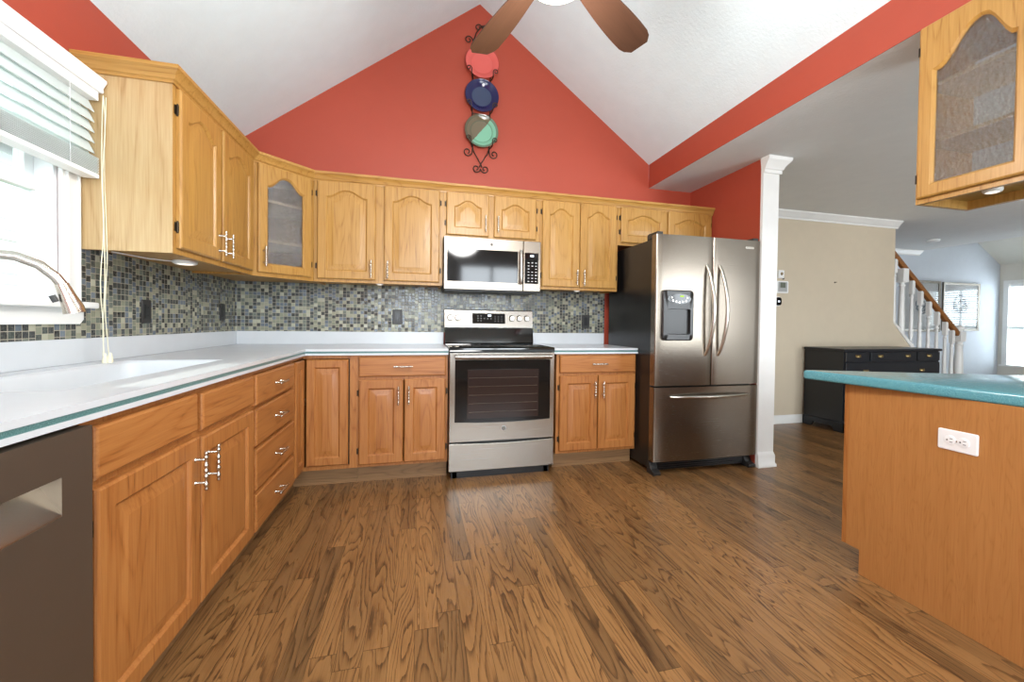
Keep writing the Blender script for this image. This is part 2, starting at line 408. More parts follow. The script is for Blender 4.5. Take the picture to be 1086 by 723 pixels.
# hall wall with the sloping knee wall under the stair
HW = 6.97
b = MB(); b.prism([(SW1, 0), (8.15, 0), (8.15, .10), (HW, 1.165), (HW, ZC), (SW1, ZC)], 'Y', HY, HY+.06); struct('wall_hall', b, 'beige')
b = MB(); b.box(SW1-.14, LX+.1, 1.6, 1.7, 0, 3.6); struct('wall_living', b, 'bluewall')
b = MB(); b.box(SW0, SW1, HY, 1.6, 0, ZC); struct('wall_stair', b, 'beige')
LW = (.50, 1.47, .47, 1.89)
b = MB(); b.box(LX, LX+.1, REAR, LW[0], 0, 2.3); b.box(LX, LX+.1, LW[1], 1.7, 0, 2.3)
b.box(LX, LX+.1, LW[0], LW[1], 0, LW[2]); b.box(LX, LX+.1, LW[0], LW[1], LW[3], 2.3); struct('wall_living_end', b, 'cream')
# rear wall behind the camera, with its windows
RW = [(.6, 1.8, .88, 2.22), (2.15, 3.35, .88, 2.22), (5.3, 7.1, .1, 2.12)]  # last opening is an unseen glass door, added to let in more light
b = MB(); xs = 0
for x0, x1, z0, z1 in RW:
    b.box(xs, x0, REAR-.12, REAR, 0, ZC); b.box(x0, x1, REAR-.12, REAR, 0, z0); b.box(x0, x1, REAR-.12, REAR, z1, ZC); xs = x1
b.box(xs, LX+.1, REAR-.12, REAR, 0, ZC)
b.prism([(-.12, ZC), (HX+.1, ZC), (HX, HZ), (RX, RZ), (-.12, LZ-.09)], 'Y', REAR-.12, REAR)
b.box(CE, LX+.1, REAR-.12, REAR, ZC, 3.5)
struct('wall_rear', b, 'cream')
for i, (x0, x1, z0, z1) in enumerate(RW):
    w = struct('window_%d' % (i+2), MB().box(x0-.08, x0, REAR, REAR+.02, z0-.08, z1+.08).box(x1, x1+.08, REAR, REAR+.02, z0-.08, z1+.08)
               .box(x0, x1, REAR, REAR+.02, z1, z1+.08).box(x0, x1, REAR, REAR+.02, z0-.08, z0), 'trim')
    g = MB(); xm, zm = (x0+x1)/2, (z0+z1)/2
    g.box(xm-.025, xm+.025, REAR-.02, REAR+.045, z0, z1); g.box(x0, x1, REAR-.015, REAR+.042, zm-.02, zm+.02)
    obj('sash', g, 'vinyl', w)

# baseboards, crown and white end of the stub wall
def crown_profile(y, z, d, h, sgn=-1):
    """(y,z) section of a crown moulding; wall at y, ceiling at z"""
    return [(y, z), (y+sgn*d, z), (y+sgn*d, z-h*.16), (y+sgn*d*.82, z-h*.3), (y+sgn*d*.55, z-h*.48), (y+sgn*d*.34, z-h*.74),
            (y+sgn*d*.2, z-h*.8), (y+sgn*d*.2, z-h), (y, z-h)]
b = MB(); b.prism(crown_profile(HY, ZC, .07, .085), 'X', SW1, HW+.02); struct('trim_1', b, 'trim')
b = MB(); b.prism([(HY, 0), (HY-.015, 0), (HY-.015, .08), (HY-.008, .095), (HY, .095)], 'X', SW1, 8.1); struct('baseboard_hall', b, 'trim')
t = MB(); t.box(SW0-.004, SW1+.004, SWY-.012, SWY+.012, .11, ZC-.09)
o = struct('trim_2', t, 'trim')
b = MB()
prof = [(.0, -.115), (.012, -.115), (.012, -.09), (.02, -.085), (.03, -.06), (.055, -.03), (.062, -.02), (.062, 0)]
R = []
for d, z in prof:
    R.append([(SW0-.003-d*.15, SWY+.01, ZC+z), (SW0-.003-d*.15, SWY-.012-d, ZC+z), (SW1+.004+d, SWY-.012-d, ZC+z), (SW1+.004+d, SWY+.01, ZC+z)])
b.loft(R); obj('capital', b, 'trim', o)
b = MB()
R = []
for d, z in [(.018, 0), (.018, .02), (.010, .032), (.010, .085), (.003, .11), (.0, .12)]:
    R.append([(SW0-.003-d*.15, SWY+.01, z), (SW0-.003-d*.15, SWY-.012-d, z), (SW1+.004+d, SWY-.012-d, z), (SW1+.004+d, SWY+.01, z)])
b.loft(R); obj('base_block', b, 'trim', o)
b = MB(); b.prism(crown_profile(1.6, ZC, .07, .08), 'X', SW1, CE); struct('trim_3', b, 'trim')

# the sink window
w = struct('window_1', MB().box(-.004, .018, WY1, -1.495, 1.16, 2.03).box(-.004, .018, WY0-.08, WY0, 1.16, 2.03).box(-.004, .018, WY0-.08, -1.495, 2.02, 2.1), 'trim', bevel=.004)
b = MB(); b.box(.0, .016, -1.584, -1.574, 1.16, 2.02); b.box(-.004, .024, -1.515, -1.505, 1.16, 2.03); b.box(-.004, .024, -1.57, -1.558, 1.16, 2.03); obj('casing_bead', b, 'trim', w, bevel=.003)
b = MB(); b.box(-.11, .062, WY0-.1, -1.472, 1.135, 1.16); obj('sill', b, 'trim', w, bevel=.005)
b = MB(); b.prism([(WY0-.09, 1.135), (WY0-.09, 1.09), (WY0-.07, 1.072), (-1.51, 1.072), (-1.49, 1.09), (-1.49, 1.135)], 'X', .0, .02); obj('apron', b, 'trim', w)
b = MB()
for y0, y1 in ((WY1-.022, WY1), (WY0, WY0+.022)): b.box(-.11, -.005, y0, y1, 1.16, 2.02)
b.box(-.11, -.005, WY0, WY1, 1.998, 2.02); obj('jamb', b, 'vinyl', w)
s0, s1 = WY0+.022, WY1-.022
def sash(nm, x0, x1, z0, z1):
    b = MB(); b.box(x0, x1, s0, s0+.04, z0, z1); b.box(x0, x1, s1-.04, s1, z0, z1); b.box(x0, x1, s0+.04, s1-.04, z0, z0+.035); b.box(x0, x1, s0+.04, s1-.04, z1-.04, z1)
    o = obj(nm, b, 'vinyl', w, bevel=.003)
    g = MB(); g.box((x0+x1)/2-.003, (x0+x1)/2+.003, s0+.04, s1-.04, z0+.035, z1-.04); obj('pane', g, 'glass', o)
    b = MB(); b.box((x0+x1)/2-.006, (x0+x1)/2+.006, s0+.04, s1-.04, (z0+z1)/2-.02, (z0+z1)/2+.0); obj('muntin', b, 'vinyl', o)
sash('sash', -.06, -.025, 1.162, 1.60); sash('sash', -.095, -.062, 1.585, 1.998)

# the house next door seen through that window
h = thing('neighbouring_house', 'white sided house standing outside the sink window', 'house', (-4.2, -1.0, -.4))
b = MB()
for k in range(26):
    z = -.4+k*.15
    b.prism([(-4.2, z), (-4.175, z), (-4.2, z+.15)], 'Y', -5, 6)
b.box(-5.4, -4.2, -5, 6, -.4, 3.5); obj('siding', b, 'siding', h, world=True)
b = MB(); b.prism([(-3.9, 3.5), (-5.4, 4.4), (-5.4, 4.3), (-3.9, 3.38)], 'Y', -5.2, 6.2); obj('roof', b, 'blackplastic', h, world=True)
b = MB(); b.box(-4.22, -4.14, -1.55, -.55, .9, 2.3); wn = obj('house_window', b, 'vinyl', h, world=True)
b = MB(); b.box(-4.16, -4.13, -1.48, -.62, .97, 2.23); obj('pane', b, 'glass', wn, world=True)
b = MB(); b.box(-30, -.13, -25, 25, -.5, -.4); g = obj('lawn', b, 'bead'); g['kind'] = 'structure'; g.name = 'floor_outside'

# ------------------------------------------------------------------ mosaic backsplashes and counters
CT0, CT1, LIP = .872, .914, 1.014
b = MB(); b.box(.001, .008, -1.495, -.009, LIP, 1.40); b.box(.001, .008, -2.9, -1.495, LIP, 1.074)
tag(obj('tile_backsplash', b, 'mosaic', loc=None), 'mosaic tile backsplash on the left wall beside and under the window', 'backsplash', 'mosaic tile backsplashes')
b = MB(); b.box(.001, 2.995, -.008, -.001, LIP, 1.40)
tag(obj('tile_backsplash', b, 'mosaic'), 'mosaic tile backsplash running along the back wall behind the range', 'backsplash', 'mosaic tile backsplashes')

ct = thing('countertop', 'white L shaped countertop with a teal edge stripe and moulded sink', 'countertop', (0, 0, CT0))
CF = .635; EY = -3.06; XE = 1.536
SK = (.105, .47, -2.28, -1.385)   # sink cut-out
def slabs(b, z0, z1, f, cut=True):
    if cut:
        b.box(.001, SK[0], EY, -.001, z0, z1); b.box(SK[1], f, EY, -f, z0, z1)
        b.box(SK[0], SK[1], SK[3], -.001, z0, z1); b.box(SK[0], SK[1], EY, SK[2], z0, z1); b.box(SK[1], XE, -f, -.001, z0, z1)
    return b
b = slabs(MB(), .898, CT1, CF); bmesh.ops.remove_doubles(b.bm, verts=b.bm.verts, dist=1e-5); top = obj('top_slab', b, 'counter', ct, world=True)
b = MB(); b.box(.58, CF-.002, EY, -CF+.002, .885, .898); b.box(.58, XE, -CF+.002, -.58, .885, .898); st = obj('edge_stripe', b, 'stripe', ct, world=True); st['label'] = 'teal speckled stripe'
b = MB(); b.box(.55, CF, EY, -CF, CT0, .885); b.box(.55, XE, -CF, -.55, CT0, .885); obj('lower_edge', b, 'counter', ct, world=True)
b = MB(); b.box(.001, .02, EY, -.001, CT1, LIP); b.box(.02, XE, -.02, -.001, CT1, LIP); obj('backsplash_lip', b, 'counter', ct, world=True, bevel=.003)
b = MB()
def rr(x0, x1, y0, y1, r, z, n=5):
    p = arc(x1-r, y1-r, r, 0, PI/2, n)+arc(x0+r, y1-r, r, PI/2, PI, n)+arc(x0+r, y0+r, r, PI, 1.5*PI, n)+arc(x1-r, y0+r, r, 1.5*PI, 2*PI, n)
    return [(x, y, z) for x, y in p]
x0, x1, y0, y1 = SK
b.loft([rr(x0-.012, x1+.012, y0-.012, y1+.012, .02, .890), rr(x0-.012, x1+.012, y0-.012, y1+.012, .02, .9135), rr(x0+.004, x1-.004, y0+.004, y1-.004, .045, .912), rr(x0+.01, x1-.01, y0+.01, y1-.01, .05, .90), rr(x0+.022, x1-.022, y0+.022, y1-.022, .06, .75), rr(x0+.05, x1-.05, y0+.05, y1-.05, .06, .72), rr(x0+.15, x1-.15, y0+.3, y1-.3, .03, .715)], cap0=False)
obj('sink_basin', b, 'counter', ct, world=True, ang=60)
b = MB(); b.lathe([(.045, .718), (.042, .722), (.02, .720)], ((x0+x1)/2, (y0+y1)/2, 0)); obj('drain', b, 'nickel', ct, world=True)
ct2 = thing('countertop', 'short white countertop between the range and the refrigerator', 'countertop', (2.302, 0, CT0))
X2 = 2.994
b = MB(); b.box(2.303, X2, -CF, -.001, .898, CT1); obj('top_slab', b, 'counter', ct2, world=True, bevel=.003)
b = MB(); b.box(2.303, X2-.002, -CF+.002, -.01, .885, .898); obj('edge_stripe', b, 'stripe', ct2, world=True)['label'] = 'teal speckled stripe'
b = MB(); b.box(2.303, X2, -CF, -.02, CT0, .885); obj('lower_edge', b, 'counter', ct2, world=True)
b = MB(); b.box(2.303, 2.99, -.02, -.001, CT1, LIP); obj('backsplash_lip', b, 'counter', ct2, world=True, bevel=.003)

# ------------------------------------------------------------------ cabinet parts
def contour(x0, x1, z0, z1, y, rise=0, n=16, pk=.5, xr=None, peak=None):
    """closed outline, fixed vertex count; z1 is the height at the shoulders, rise lifts an ogee arch in the middle"""
    P = []
    for i in range(4): P.append((x0+(x1-x0)*i/4, y, z0))
    for i in range(4): P.append((x1, y, z0+(z1-z0)*i/4))
    for i in range(n):
        t = i/n; x = x1+(x0-x1)*t
        u = 1-t
        u = u/pk*.5 if u < pk else .5+(u-pk)/(1-pk)*.5
        s = min(1, max(0, (abs(u-.5)*2-.06)/.86))
        P.append((x, y, z1+rise*(.5+.5*math.cos(PI*s))**.85))
    for i in range(4): P.append((x0, y, z1+(z0-z1)*i/4))
    return P
def handle_mesh():
    b = MB(); L = .128; R = .0042
    prof = [(.0005, -L/2), (.005, -L/2+.001), (.0065, -L/2+.006), (.004, -L/2+.011)]
    for z in (-.045, -.018, 0, .018, .045):
        prof += [(R, z-.0075), (.0068, z-.003), (.0068, z+.003), (R, z+.0075)]
    prof += [(.004, L/2-.011), (.0065, L/2-.006), (.005, L/2-.001), (.0005, L/2)]
    b.lathe(prof, (0, -.032, 0), n=12)
    for z in (-.038, .038): b.lathe([(.0075, 0), (.007, -.003), (.0036, -.006), (.0036, -.032)], (0, 0, z), 'Y', 10)
    bmesh.ops.recalc_face_normals(b.bm, faces=b.bm.faces)
    me = bpy.data.meshes.new('handle'); b.bm.to_mesh(me); b.bm.free(); me.materials.append(M['nickel'])
    me.polygons.foreach_set('use_smooth', [True]*len(me.polygons)); return me
HANDLE = handle_mesh()
def hinge_mesh():
    b = MB(); b.lathe([(.003, -.026), (.0045, -.022), (.0045, .022), (.003, .026)], (0, -.006, 0), n=10); b.box(-.014, 0, -.003, .0, -.019, .019); b.box(0, .006, -.012, -.0, -.019, .019)
    bmesh.ops.recalc_face_normals(b.bm, faces=b.bm.faces)
    me = bpy.data.meshes.new('hinge'); b.bm.to_mesh(me); b.bm.free(); me.materials.append(M['bronze']); return me
HINGE = hinge_mesh()
TH = .02
def door(parent, x0, x1, z0, z1, yf, arch=0, kind='panel', mat='oak', name='door', hs=None, hz=None, hinge=None, stile=.058, glass='rain_glass', pk=.5, hrot=None, top=None):
    """door or drawer front in the cabinet's own frame: x along, -y outwards; yf is the face of the frame"""
    E = lambda d, y: contour(x0+d, x1-d, z0+d, z1-d, y)
    yf -= .0006
    r = [E(0, yf), E(0, yf-.013), E(.002, yf-.0165), E(.007, yf-TH)]
    if kind == 'slab':
        r += [E(.016, yf-TH)]
        b = MB(); b.loft(r)
    else:
        s = stile; tp = (top if top is not None else stile)
        sh = z1-tp-arch
        C = lambda d, y: contour(x0+s+d, x1-s-d, z0+s+d, sh-d, y, arch, pk=pk)
        if kind == 'panel':
            r += [C(0, yf-TH), C(.004, yf-TH+.003), C(.009, yf-.0095), C(.014, yf-.009), C(.045, yf-.0185), C(.05, yf-.0188)]
            b = MB(); b.loft(r)
        else:
            r += [C(-.004, yf-TH), C(.0, yf-TH+.004), C(.006, yf-.009), C(.006, yf)]
            b = MB(); b.loft(r+[r[0]], False, False); bmesh.ops.remove_doubles(b.bm, verts=b.bm.verts, dist=1e-6)
    o = obj(name, b, mat, parent, ang=25)
    if kind == 'glass':
        g = MB(); g.loft([C(.004, yf-.002), C(.004, yf-.006)]); obj('glass_pane', g, glass, o)
    if hs is not None:
        if hrot is None: hrot = 'h' if name == 'drawer' else 'v'
        inst('handle', HANDLE, o, (hs, yf-TH+.001, hz), (0, PI/2, 0) if hrot == 'h' else (0, 0, 0))
    if hinge:
        for z in (z0+.09, z1-.09) if z1-z0 < .9 else (z0+.09, z1-.09):
            inst('hinge', HINGE, o, (x0, yf, z) if hinge == 'l' else (x1, yf, z), (0, 0, 0) if hinge == 'l' else (0, PI, 0))
    return o
def frame(parent, w, z0, z1, stiles, rails, yf, mat):
    """face frame of bars: stiles are (x0,x1), rails are (z0,z1)"""
    b = MB()
    for a, c in stiles: b.box(a, c, yf, yf+.019, z0, z1)
    xs = sorted(stiles)
    for a, c in rails:
        for (p0, p1), (q0, q1) in zip(xs, xs[1:]): b.box(p1, q0, yf, yf+.019, a, c)
    return obj('face_frame', b, mat, parent)
def carcass(parent, w, d, z0, z1, yf, mat, back=True, mid=None):
    """box of boards behind the face frame (y from yf+.019 to yf+d)"""
    y0, y1 = yf+.0192, yf+d; T = .016; b = MB()
    b.box(0, T, y0, y1, z0, z1); b.box(w-T, w, y0, y1, z0, z1); b.box(T, w-T, y0, y1, z0+.012, z0+.012+T); b.box(T, w-T, y0, y1, z1-T, z1)
    b.box(T, w-T, y1-.008, y1, z0+.012+T, z1-T)
    return obj('carcass', b, mat, parent)
def toe(parent, w, yf, mat='toe', x0=0):
    b = MB(); b.box(x0, w, yf+.07, yf+.085, 0, .12); return obj('toe_kick', b, mat, parent)
BZ0, BZ1 = .12, .8715
UZ0, UZ1 = 1.375, 2.11

# ---- left run of base cabinets: local x runs to the back wall (+Y), fronts face +X
def left_root(name, label, cat, y): return thing(name, label, cat, (.61, y, 0), PI/2)
# dishwasher
dw = left_root('dishwasher', 'dark stainless dishwasher with pocket handle at the counter end', 'dishwasher', -3.05)
W = .6
b = MB(); b.box(.01, W-.01, .02, .57, .10, .865); obj('tub_body', b, 'black', dw)
z0, z1 = .695, .775
b = MB(); b.box(.0, W-.003, -.028, .018, .115, z0); b.box(.0, W-.003, -.028, .018, z1, .862); b.box(0, .075, -.028, .018, z0, z1); b.box(W-.085, W-.003, -.028, .018, z0, z1)
bmesh.ops.remove_doubles(b.bm, verts=b.bm.verts, dist=1e-5); d_ = obj('door', b, 'dw_steel', dw)
b = MB(); b.prism([(-.0275, z0), (.016, z1-.016), (.016, z1), (.012, z1), (.011, z1-.012), (-.0275, z0+.005)], 'X', .075, W-.085); obj('pocket_handle', b, 'nickel', d_)['label'] = 'bright stainless pocket handle'
b = MB(); b.box(.01, W-.01, .04, .055, 0, .10); obj('kick_plate', b, 'black', dw)
for x in (.05, W-.05): obj('foot', MB().lathe([(.02, 0), (.02, .015), (.008, .02), (.008, .1)], (x, .3, 0), n=12), 'black', dw)

# sink base
Y0 = -2.445; W = .975
cb = left_root('base_cabinet', 'oak base cabinet below the sink with two doors under false drawer fronts', 'cabinet', Y0)
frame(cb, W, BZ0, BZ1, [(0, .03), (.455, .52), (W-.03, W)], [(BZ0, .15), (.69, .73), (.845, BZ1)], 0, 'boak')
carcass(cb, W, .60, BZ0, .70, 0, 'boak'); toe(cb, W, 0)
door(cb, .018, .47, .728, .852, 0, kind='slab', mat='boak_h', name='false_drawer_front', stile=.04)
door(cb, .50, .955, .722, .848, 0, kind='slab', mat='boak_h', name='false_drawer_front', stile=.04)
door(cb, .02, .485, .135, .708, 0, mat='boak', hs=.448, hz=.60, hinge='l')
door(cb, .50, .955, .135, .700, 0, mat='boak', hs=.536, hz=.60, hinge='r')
# drawer stack
Y0 = -1.470; W = .615
cb = left_root('base_cabinet', 'oak base cabinet with a stack of four drawers', 'cabinet', Y0)
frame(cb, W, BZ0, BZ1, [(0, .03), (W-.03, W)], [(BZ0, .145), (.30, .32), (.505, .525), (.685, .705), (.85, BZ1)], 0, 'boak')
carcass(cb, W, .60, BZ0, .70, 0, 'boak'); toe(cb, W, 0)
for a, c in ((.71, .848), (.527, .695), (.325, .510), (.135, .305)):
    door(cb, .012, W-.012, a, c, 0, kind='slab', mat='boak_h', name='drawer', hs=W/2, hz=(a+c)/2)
# lazy susan corner with a two-leaf folding door
cb = thing('base_cabinet', 'oak corner base cabinet with a folding two leaf door', 'cabinet', (0, 0, 0))
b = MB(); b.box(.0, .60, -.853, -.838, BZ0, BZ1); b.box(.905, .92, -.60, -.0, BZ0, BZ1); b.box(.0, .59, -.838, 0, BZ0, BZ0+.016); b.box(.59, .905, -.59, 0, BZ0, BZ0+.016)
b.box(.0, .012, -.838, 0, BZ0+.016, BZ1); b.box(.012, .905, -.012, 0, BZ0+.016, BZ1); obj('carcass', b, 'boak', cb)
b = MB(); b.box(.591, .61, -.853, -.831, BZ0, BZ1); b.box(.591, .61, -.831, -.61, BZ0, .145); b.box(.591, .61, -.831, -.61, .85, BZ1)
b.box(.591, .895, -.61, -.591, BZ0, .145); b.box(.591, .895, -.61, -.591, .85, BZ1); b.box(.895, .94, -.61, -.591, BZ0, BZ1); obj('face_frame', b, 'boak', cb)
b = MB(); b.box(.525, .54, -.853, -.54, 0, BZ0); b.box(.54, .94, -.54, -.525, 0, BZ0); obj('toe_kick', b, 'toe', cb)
b = MB(); b.lathe([(.0, .5), (.27, .5), (.27, .515), (0, .515)], (.30, -.30, 0), n=40); obj('turntable_shelf', b, 'plastic', cb)
# leaves: the one facing +X built turned, the other as usual
lf = bpy.data.objects.new('door', None)
def leaf(x0, x1, turned):
    b = MB(); s = .05; z0, z1, yf = .15, .845, -.0006
    E = lambda d, y: contour(x0+d, x1-d, z0+d, z1-d, y); C = lambda d, y: contour(x0+s+d, x1-s-d, z0+s+d, z1-s-d, y)
    k = .045 if x1-x0 > .25 else .03
    b.loft([E(0, yf), E(0, yf-.013), E(.007, yf-TH), C(0, yf-TH), C(.004, yf-TH+.003), C(.009, yf-.0095), C(.014, yf-.009), C(k, yf-.0185), C(k+.005, yf-.0188)])
    if turned: b.bm.transform(Matrix.Translation((.61, 0, 0)) @ Matrix.Rotation(PI/2, 4, 'Z'))
    else: b.bm.transform(Matrix.Translation((0, -.61, 0)))
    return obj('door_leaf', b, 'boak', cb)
leaf(-.828, -.634, True); l2 = leaf(.634, .888, False)
b = MB(); b.box(.888, .893, -.617, -.6105, .15, .845); obj('hinge_strip', b, 'bronze', l2)
# base cabinet left of the range
def back_base(x, w, label, drawer, d1, d2):
    cb = thing('base_cabinet', label, 'cabinet', (x, -.61, 0))
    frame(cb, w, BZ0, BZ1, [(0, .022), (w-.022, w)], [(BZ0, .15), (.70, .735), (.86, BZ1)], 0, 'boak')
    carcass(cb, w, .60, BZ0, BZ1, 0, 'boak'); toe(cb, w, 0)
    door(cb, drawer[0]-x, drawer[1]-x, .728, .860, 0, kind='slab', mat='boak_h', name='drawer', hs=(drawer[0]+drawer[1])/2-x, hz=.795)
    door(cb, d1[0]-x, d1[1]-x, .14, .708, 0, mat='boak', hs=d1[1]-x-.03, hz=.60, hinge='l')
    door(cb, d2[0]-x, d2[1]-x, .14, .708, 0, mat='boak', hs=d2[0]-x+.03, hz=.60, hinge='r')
back_base(.941, .594, 'oak base cabinet with drawer and two doors left of the range', (.952, 1.519), (.953, 1.236), (1.243, 1.519))
back_base(2.333, .656, 'oak base cabinet with drawer and two doors right of the range', (2.357, 2.977), (2.357, 2.662), (2.669, 2.977))

# ------------------------------------------------------------------ upper cabinets
def light_rail(parent, w, yf, z):
    b = MB(); b.box(0, w, yf+.0, yf+.019, z-.0, z+.02); return b
HW_ = .905
uc = thing('wall_cabinet', 'oak wall cabinet with two arched doors beside the window', 'cabinet', (.325, -1.487, 0), PI/2)
W = .875
frame(uc, W, UZ0, UZ1, [(0, .04), (.375, .445), (W-.04, W)], [(UZ0, 1.42), (2.05, UZ1)], 0, 'oak')
carcass(uc, W, .322, UZ0, UZ1, 0, 'oak')
b = MB(); b.box(-.004, -.0005, .0, .322, UZ0, UZ1); obj('end_panel', b, 'oak_pale', uc)['label'] = 'pale oak end panel'
door(uc, .022, .402, 1.40, 2.075, 0, .05, hs=.372, hz=1.485, hinge='l')
door(uc, .428, .84, 1.40, 2.075, 0, .05, hs=.458, hz=1.485, hinge='r')
# corner cabinet, hollow, with a glass door
cc = thing('wall_cabinet', 'oak corner wall cabinet with an arched textured glass door and two shelves', 'cabinet', (.325, -.61, 0), PI/4)
poly = [(.003, -.61), (.31, -.61), (.595, -.325), (.61, -.31), (.61, -.003), (.003, -.003)]
def pent(d): return [(.003+d, -.608+d), (.298-d*.4, -.608+d), (.608-d, -.298+d*.4), (.608-d, -.003-d), (.003+d, -.003-d)]
b = MB()
for z in (UZ0+.012, UZ1-.016): b.prism(pent(0), 'Z', z, z+.016)
b.box(.003, .012, -.608, -.003, UZ0+.028, UZ1-.016); b.box(.012, .608, -.012, -.003, UZ0+.028, UZ1-.016)
b.box(.012, .31, -.608, -.596, UZ0+.028, UZ1-.016); b.box(.596, .608, -.31, -.012, UZ0+.028, UZ1-.016); obj('carcass', b, 'oak', cc, world=True)
for z in (1.605, 1.865):
    b = MB(); b.prism(pent(.013), 'Z', z, z+.017); obj('shelf', b, 'shelf', cc, world=True)
DL = math.hypot(.285, .285)
frame(cc, DL, UZ0, UZ1, [(0, .045), (DL-.045, DL)], [(UZ0, 1.42), (2.05, UZ1)], 0, 'oak')
door(cc, .025, DL-.025, 1.40, 2.085, 0, .075, kind='glass', mat='oak', hs=.055, hz=1.50, stile=.056, hinge='r')
def upper(x, w, z0, label, doors, hz, hinges, arch=.05, depth=.322):
    u = thing('wall_cabinet', label, 'cabinet', (x, -.325, 0))
    (a0, a1), (c0, c1) = doors
    frame(u, w, z0, UZ1, [(0, a0-x+.012), (a1-x-.012, c0-x+.012), (c1-x-.012, w)], [(z0, z0+.04), (2.06, UZ1)], 0, 'oak')
    carcass(u, w, depth, z0, UZ1, 0, 'oak')
    door(u, a0-x, a1-x, z0+.022, 2.088, 0, arch, hs=a1-x-.028 if hz else None, hz=hz, hinge=hinges[0])
    door(u, c0-x, c1-x, z0+.022, 2.088, 0, arch, hs=c0-x+.028 if hz else None, hz=hz, hinge=hinges[1])
    return u
upper(.612, .895, UZ0, 'oak wall cabinet with two arched doors left of the microwave', ((.635, 1.025), (1.083, 1.481)), 1.475, 'lr')
upper(1.508, .758, 1.742, 'short oak wall cabinet directly above the microwave', ((1.531, 1.856), (1.896, 2.238)), 1.86, 'lr', .045)
upper(2.267, .692, UZ0, 'oak wall cabinet with two arched doors right of the microwave', ((2.290, 2.612), (2.617, 2.940)), 1.475, 'lr')
upper(2.960, .925, 1.768, 'short oak wall cabinet above the refrigerator', ((2.982, 3.415), (3.434, 3.864)), None, 'lr', .045)
# crown moulding, one continuous run
cm = MB()
path = [(.003, -1.491), (.325, -1.491), (.325, -.61), (.61, -.325), (3.886, -.325)]
prof = [(0, 2.082), (-.008, 2.082), (-.010, 2.092), (-.017, 2.097), (-.022, 2.111), (-.034, 2.127), (-.040, 2.131), (-.040, 2.146), (0, 2.146)]
def offs(path, d):
    out = []
    for i, p in enumerate(path):
        p = Vector(p); ns = []
        for a, c in ((i-1, i), (i, i+1)):
            if a >= 0 and c < len(path):
                t_ = (Vector(path[c])-Vector(path[a])).normalized(); ns.append(Vector((t_.y, -t_.x)))
        n = sum(ns, Vector((0, 0)))/len(ns); n = n/n.length**2 if len(ns) > 1 else n
        out.append(p+n*d)
    return out
rings = []
for d, z in prof: rings.append([(p.x, p.y, z) for p in offs(path, -d+.0215 if False else -d)])
rings = [[rings[j][i] for j in range(len(prof))] for i in range(len(path))]
cm.loft(rings); 
# lift the moulding clear of the doors: it sits on the frame above the door tops
cmo = obj('crown_moulding', cm, 'oak_h', loc=(.325, -.61, 2.082), ang=20); tag(cmo, 'stepped oak crown moulding along the tops of the wall cabinets', 'moulding')
b = MB()

# ------------------------------------------------------------------ range
rx0, rx1 = 1.5405, 2.2985
rg = thing('range', 'stainless steel electric range with black glass cooktop between base cabinets', 'range', (rx0, -.67, 0))
yf = -.67
b = MB(); b.box(rx0+.004, rx1-.004, -.625, -.03, .055, .905); obj('body', b, 'black', rg, world=True)
b = MB(); b.prism([(-.675, .893), (-.668, .903), (-.668, .918), (-.66, .923), (-.04, .923), (-.04, .905), (-.63, .905), (-.63, .893)], 'X', rx0, rx1); obj('cooktop', b, 'cooktop', rg, world=True)
b = MB()
for x, y, r in ((rx0+.2, -.48, .10), (rx1-.2, -.48, .115), (rx0+.2, -.22, .075), (rx1-.2, -.22, .075)):
    b.lathe([(r, .9231), (r, .9236), (r-.003, .9236), (r-.003, .9231)], (x, y, 0), n=40, cap0=False, cap1=False)
obj('burner_rings', b, M['blackplastic'], rg, world=True)
# oven door: stainless frame round black glass
dz0, dz1 = .268, .886
gx0, gx1, gz0, gz1 = rx0+.038, rx1-.032, .405, .838
def bowed(y, zz, sag, n=14):  # lower edge that dips in the middle
    return [(gx0+(gx1-gx0)*i/n, y, zz-sag*(1-(2*i/n-1)**2)) for i in range(n+1)]
b = MB()
outer = [(rx0+(rx1-rx0)*i/14, yf, dz0-.0*(1-(2*i/14-1)**2)) for i in range(15)]
inner = bowed(yf, gz0, .012)
otop = [(rx1, yf, dz1), (rx0, yf, dz1)]; itop = [(gx1, yf, gz1), (gx0, yf, gz1)]
O = outer+otop; I = inner+itop
b.loft([[(x, yf+.04, z) for x, y, z in O], [(x, yf+.004, z) for x, y, z in O], [(x+(.004 if x < 1.9 else -.004)*(1 if i in (0, 14, 15, 16) else 0), yf, z) for i, (x, y, z) in enumerate(O)], I, [(x, yf+.012, z) for x, y, z in I]], cap1=False, cap0=True)
od = obj('oven_door', b, 'steel', rg, world=True)
b = MB(); b.loft([[(x, yf+.006, z) for x, y, z in I], [(x, yf+.012, z) for x, y, z in I]]); og = obj('oven_window', b, 'oven_glass', od, world=True)
b = MB(); b.box(1.665, 2.18, yf+.004, yf+.0062, .425, .768); obj('inner_pane', b, 'oven_inner', od, world=True)
b = MB()
for k in range(5): b.tube([(1.675, yf+.0035, .47+k*.06), (2.17, yf+.0035, .47+k*.06)], .0016, 6)
obj('oven_rack', b, 'steel_dark', od, world=True)
b = MB(); hz = .860
b.loft([[(x, yf-.02-bow-.012*math.cos(a), hz+.017*math.sin(a)) for a in [2*PI*k/12 for k in range(12)]] for x, bow in [(gx0-.002, .01), (gx0+.06, .022), (1.92, .03), (gx1-.06, .022), (gx1+.002, .01)]])
for x in (gx0+.02, gx1-.02): b.box(x-.012, x+.012, yf-.03, yf+.002, hz-.012, hz+.012)
obj('door_handle', b, 'steel', od, world=True)
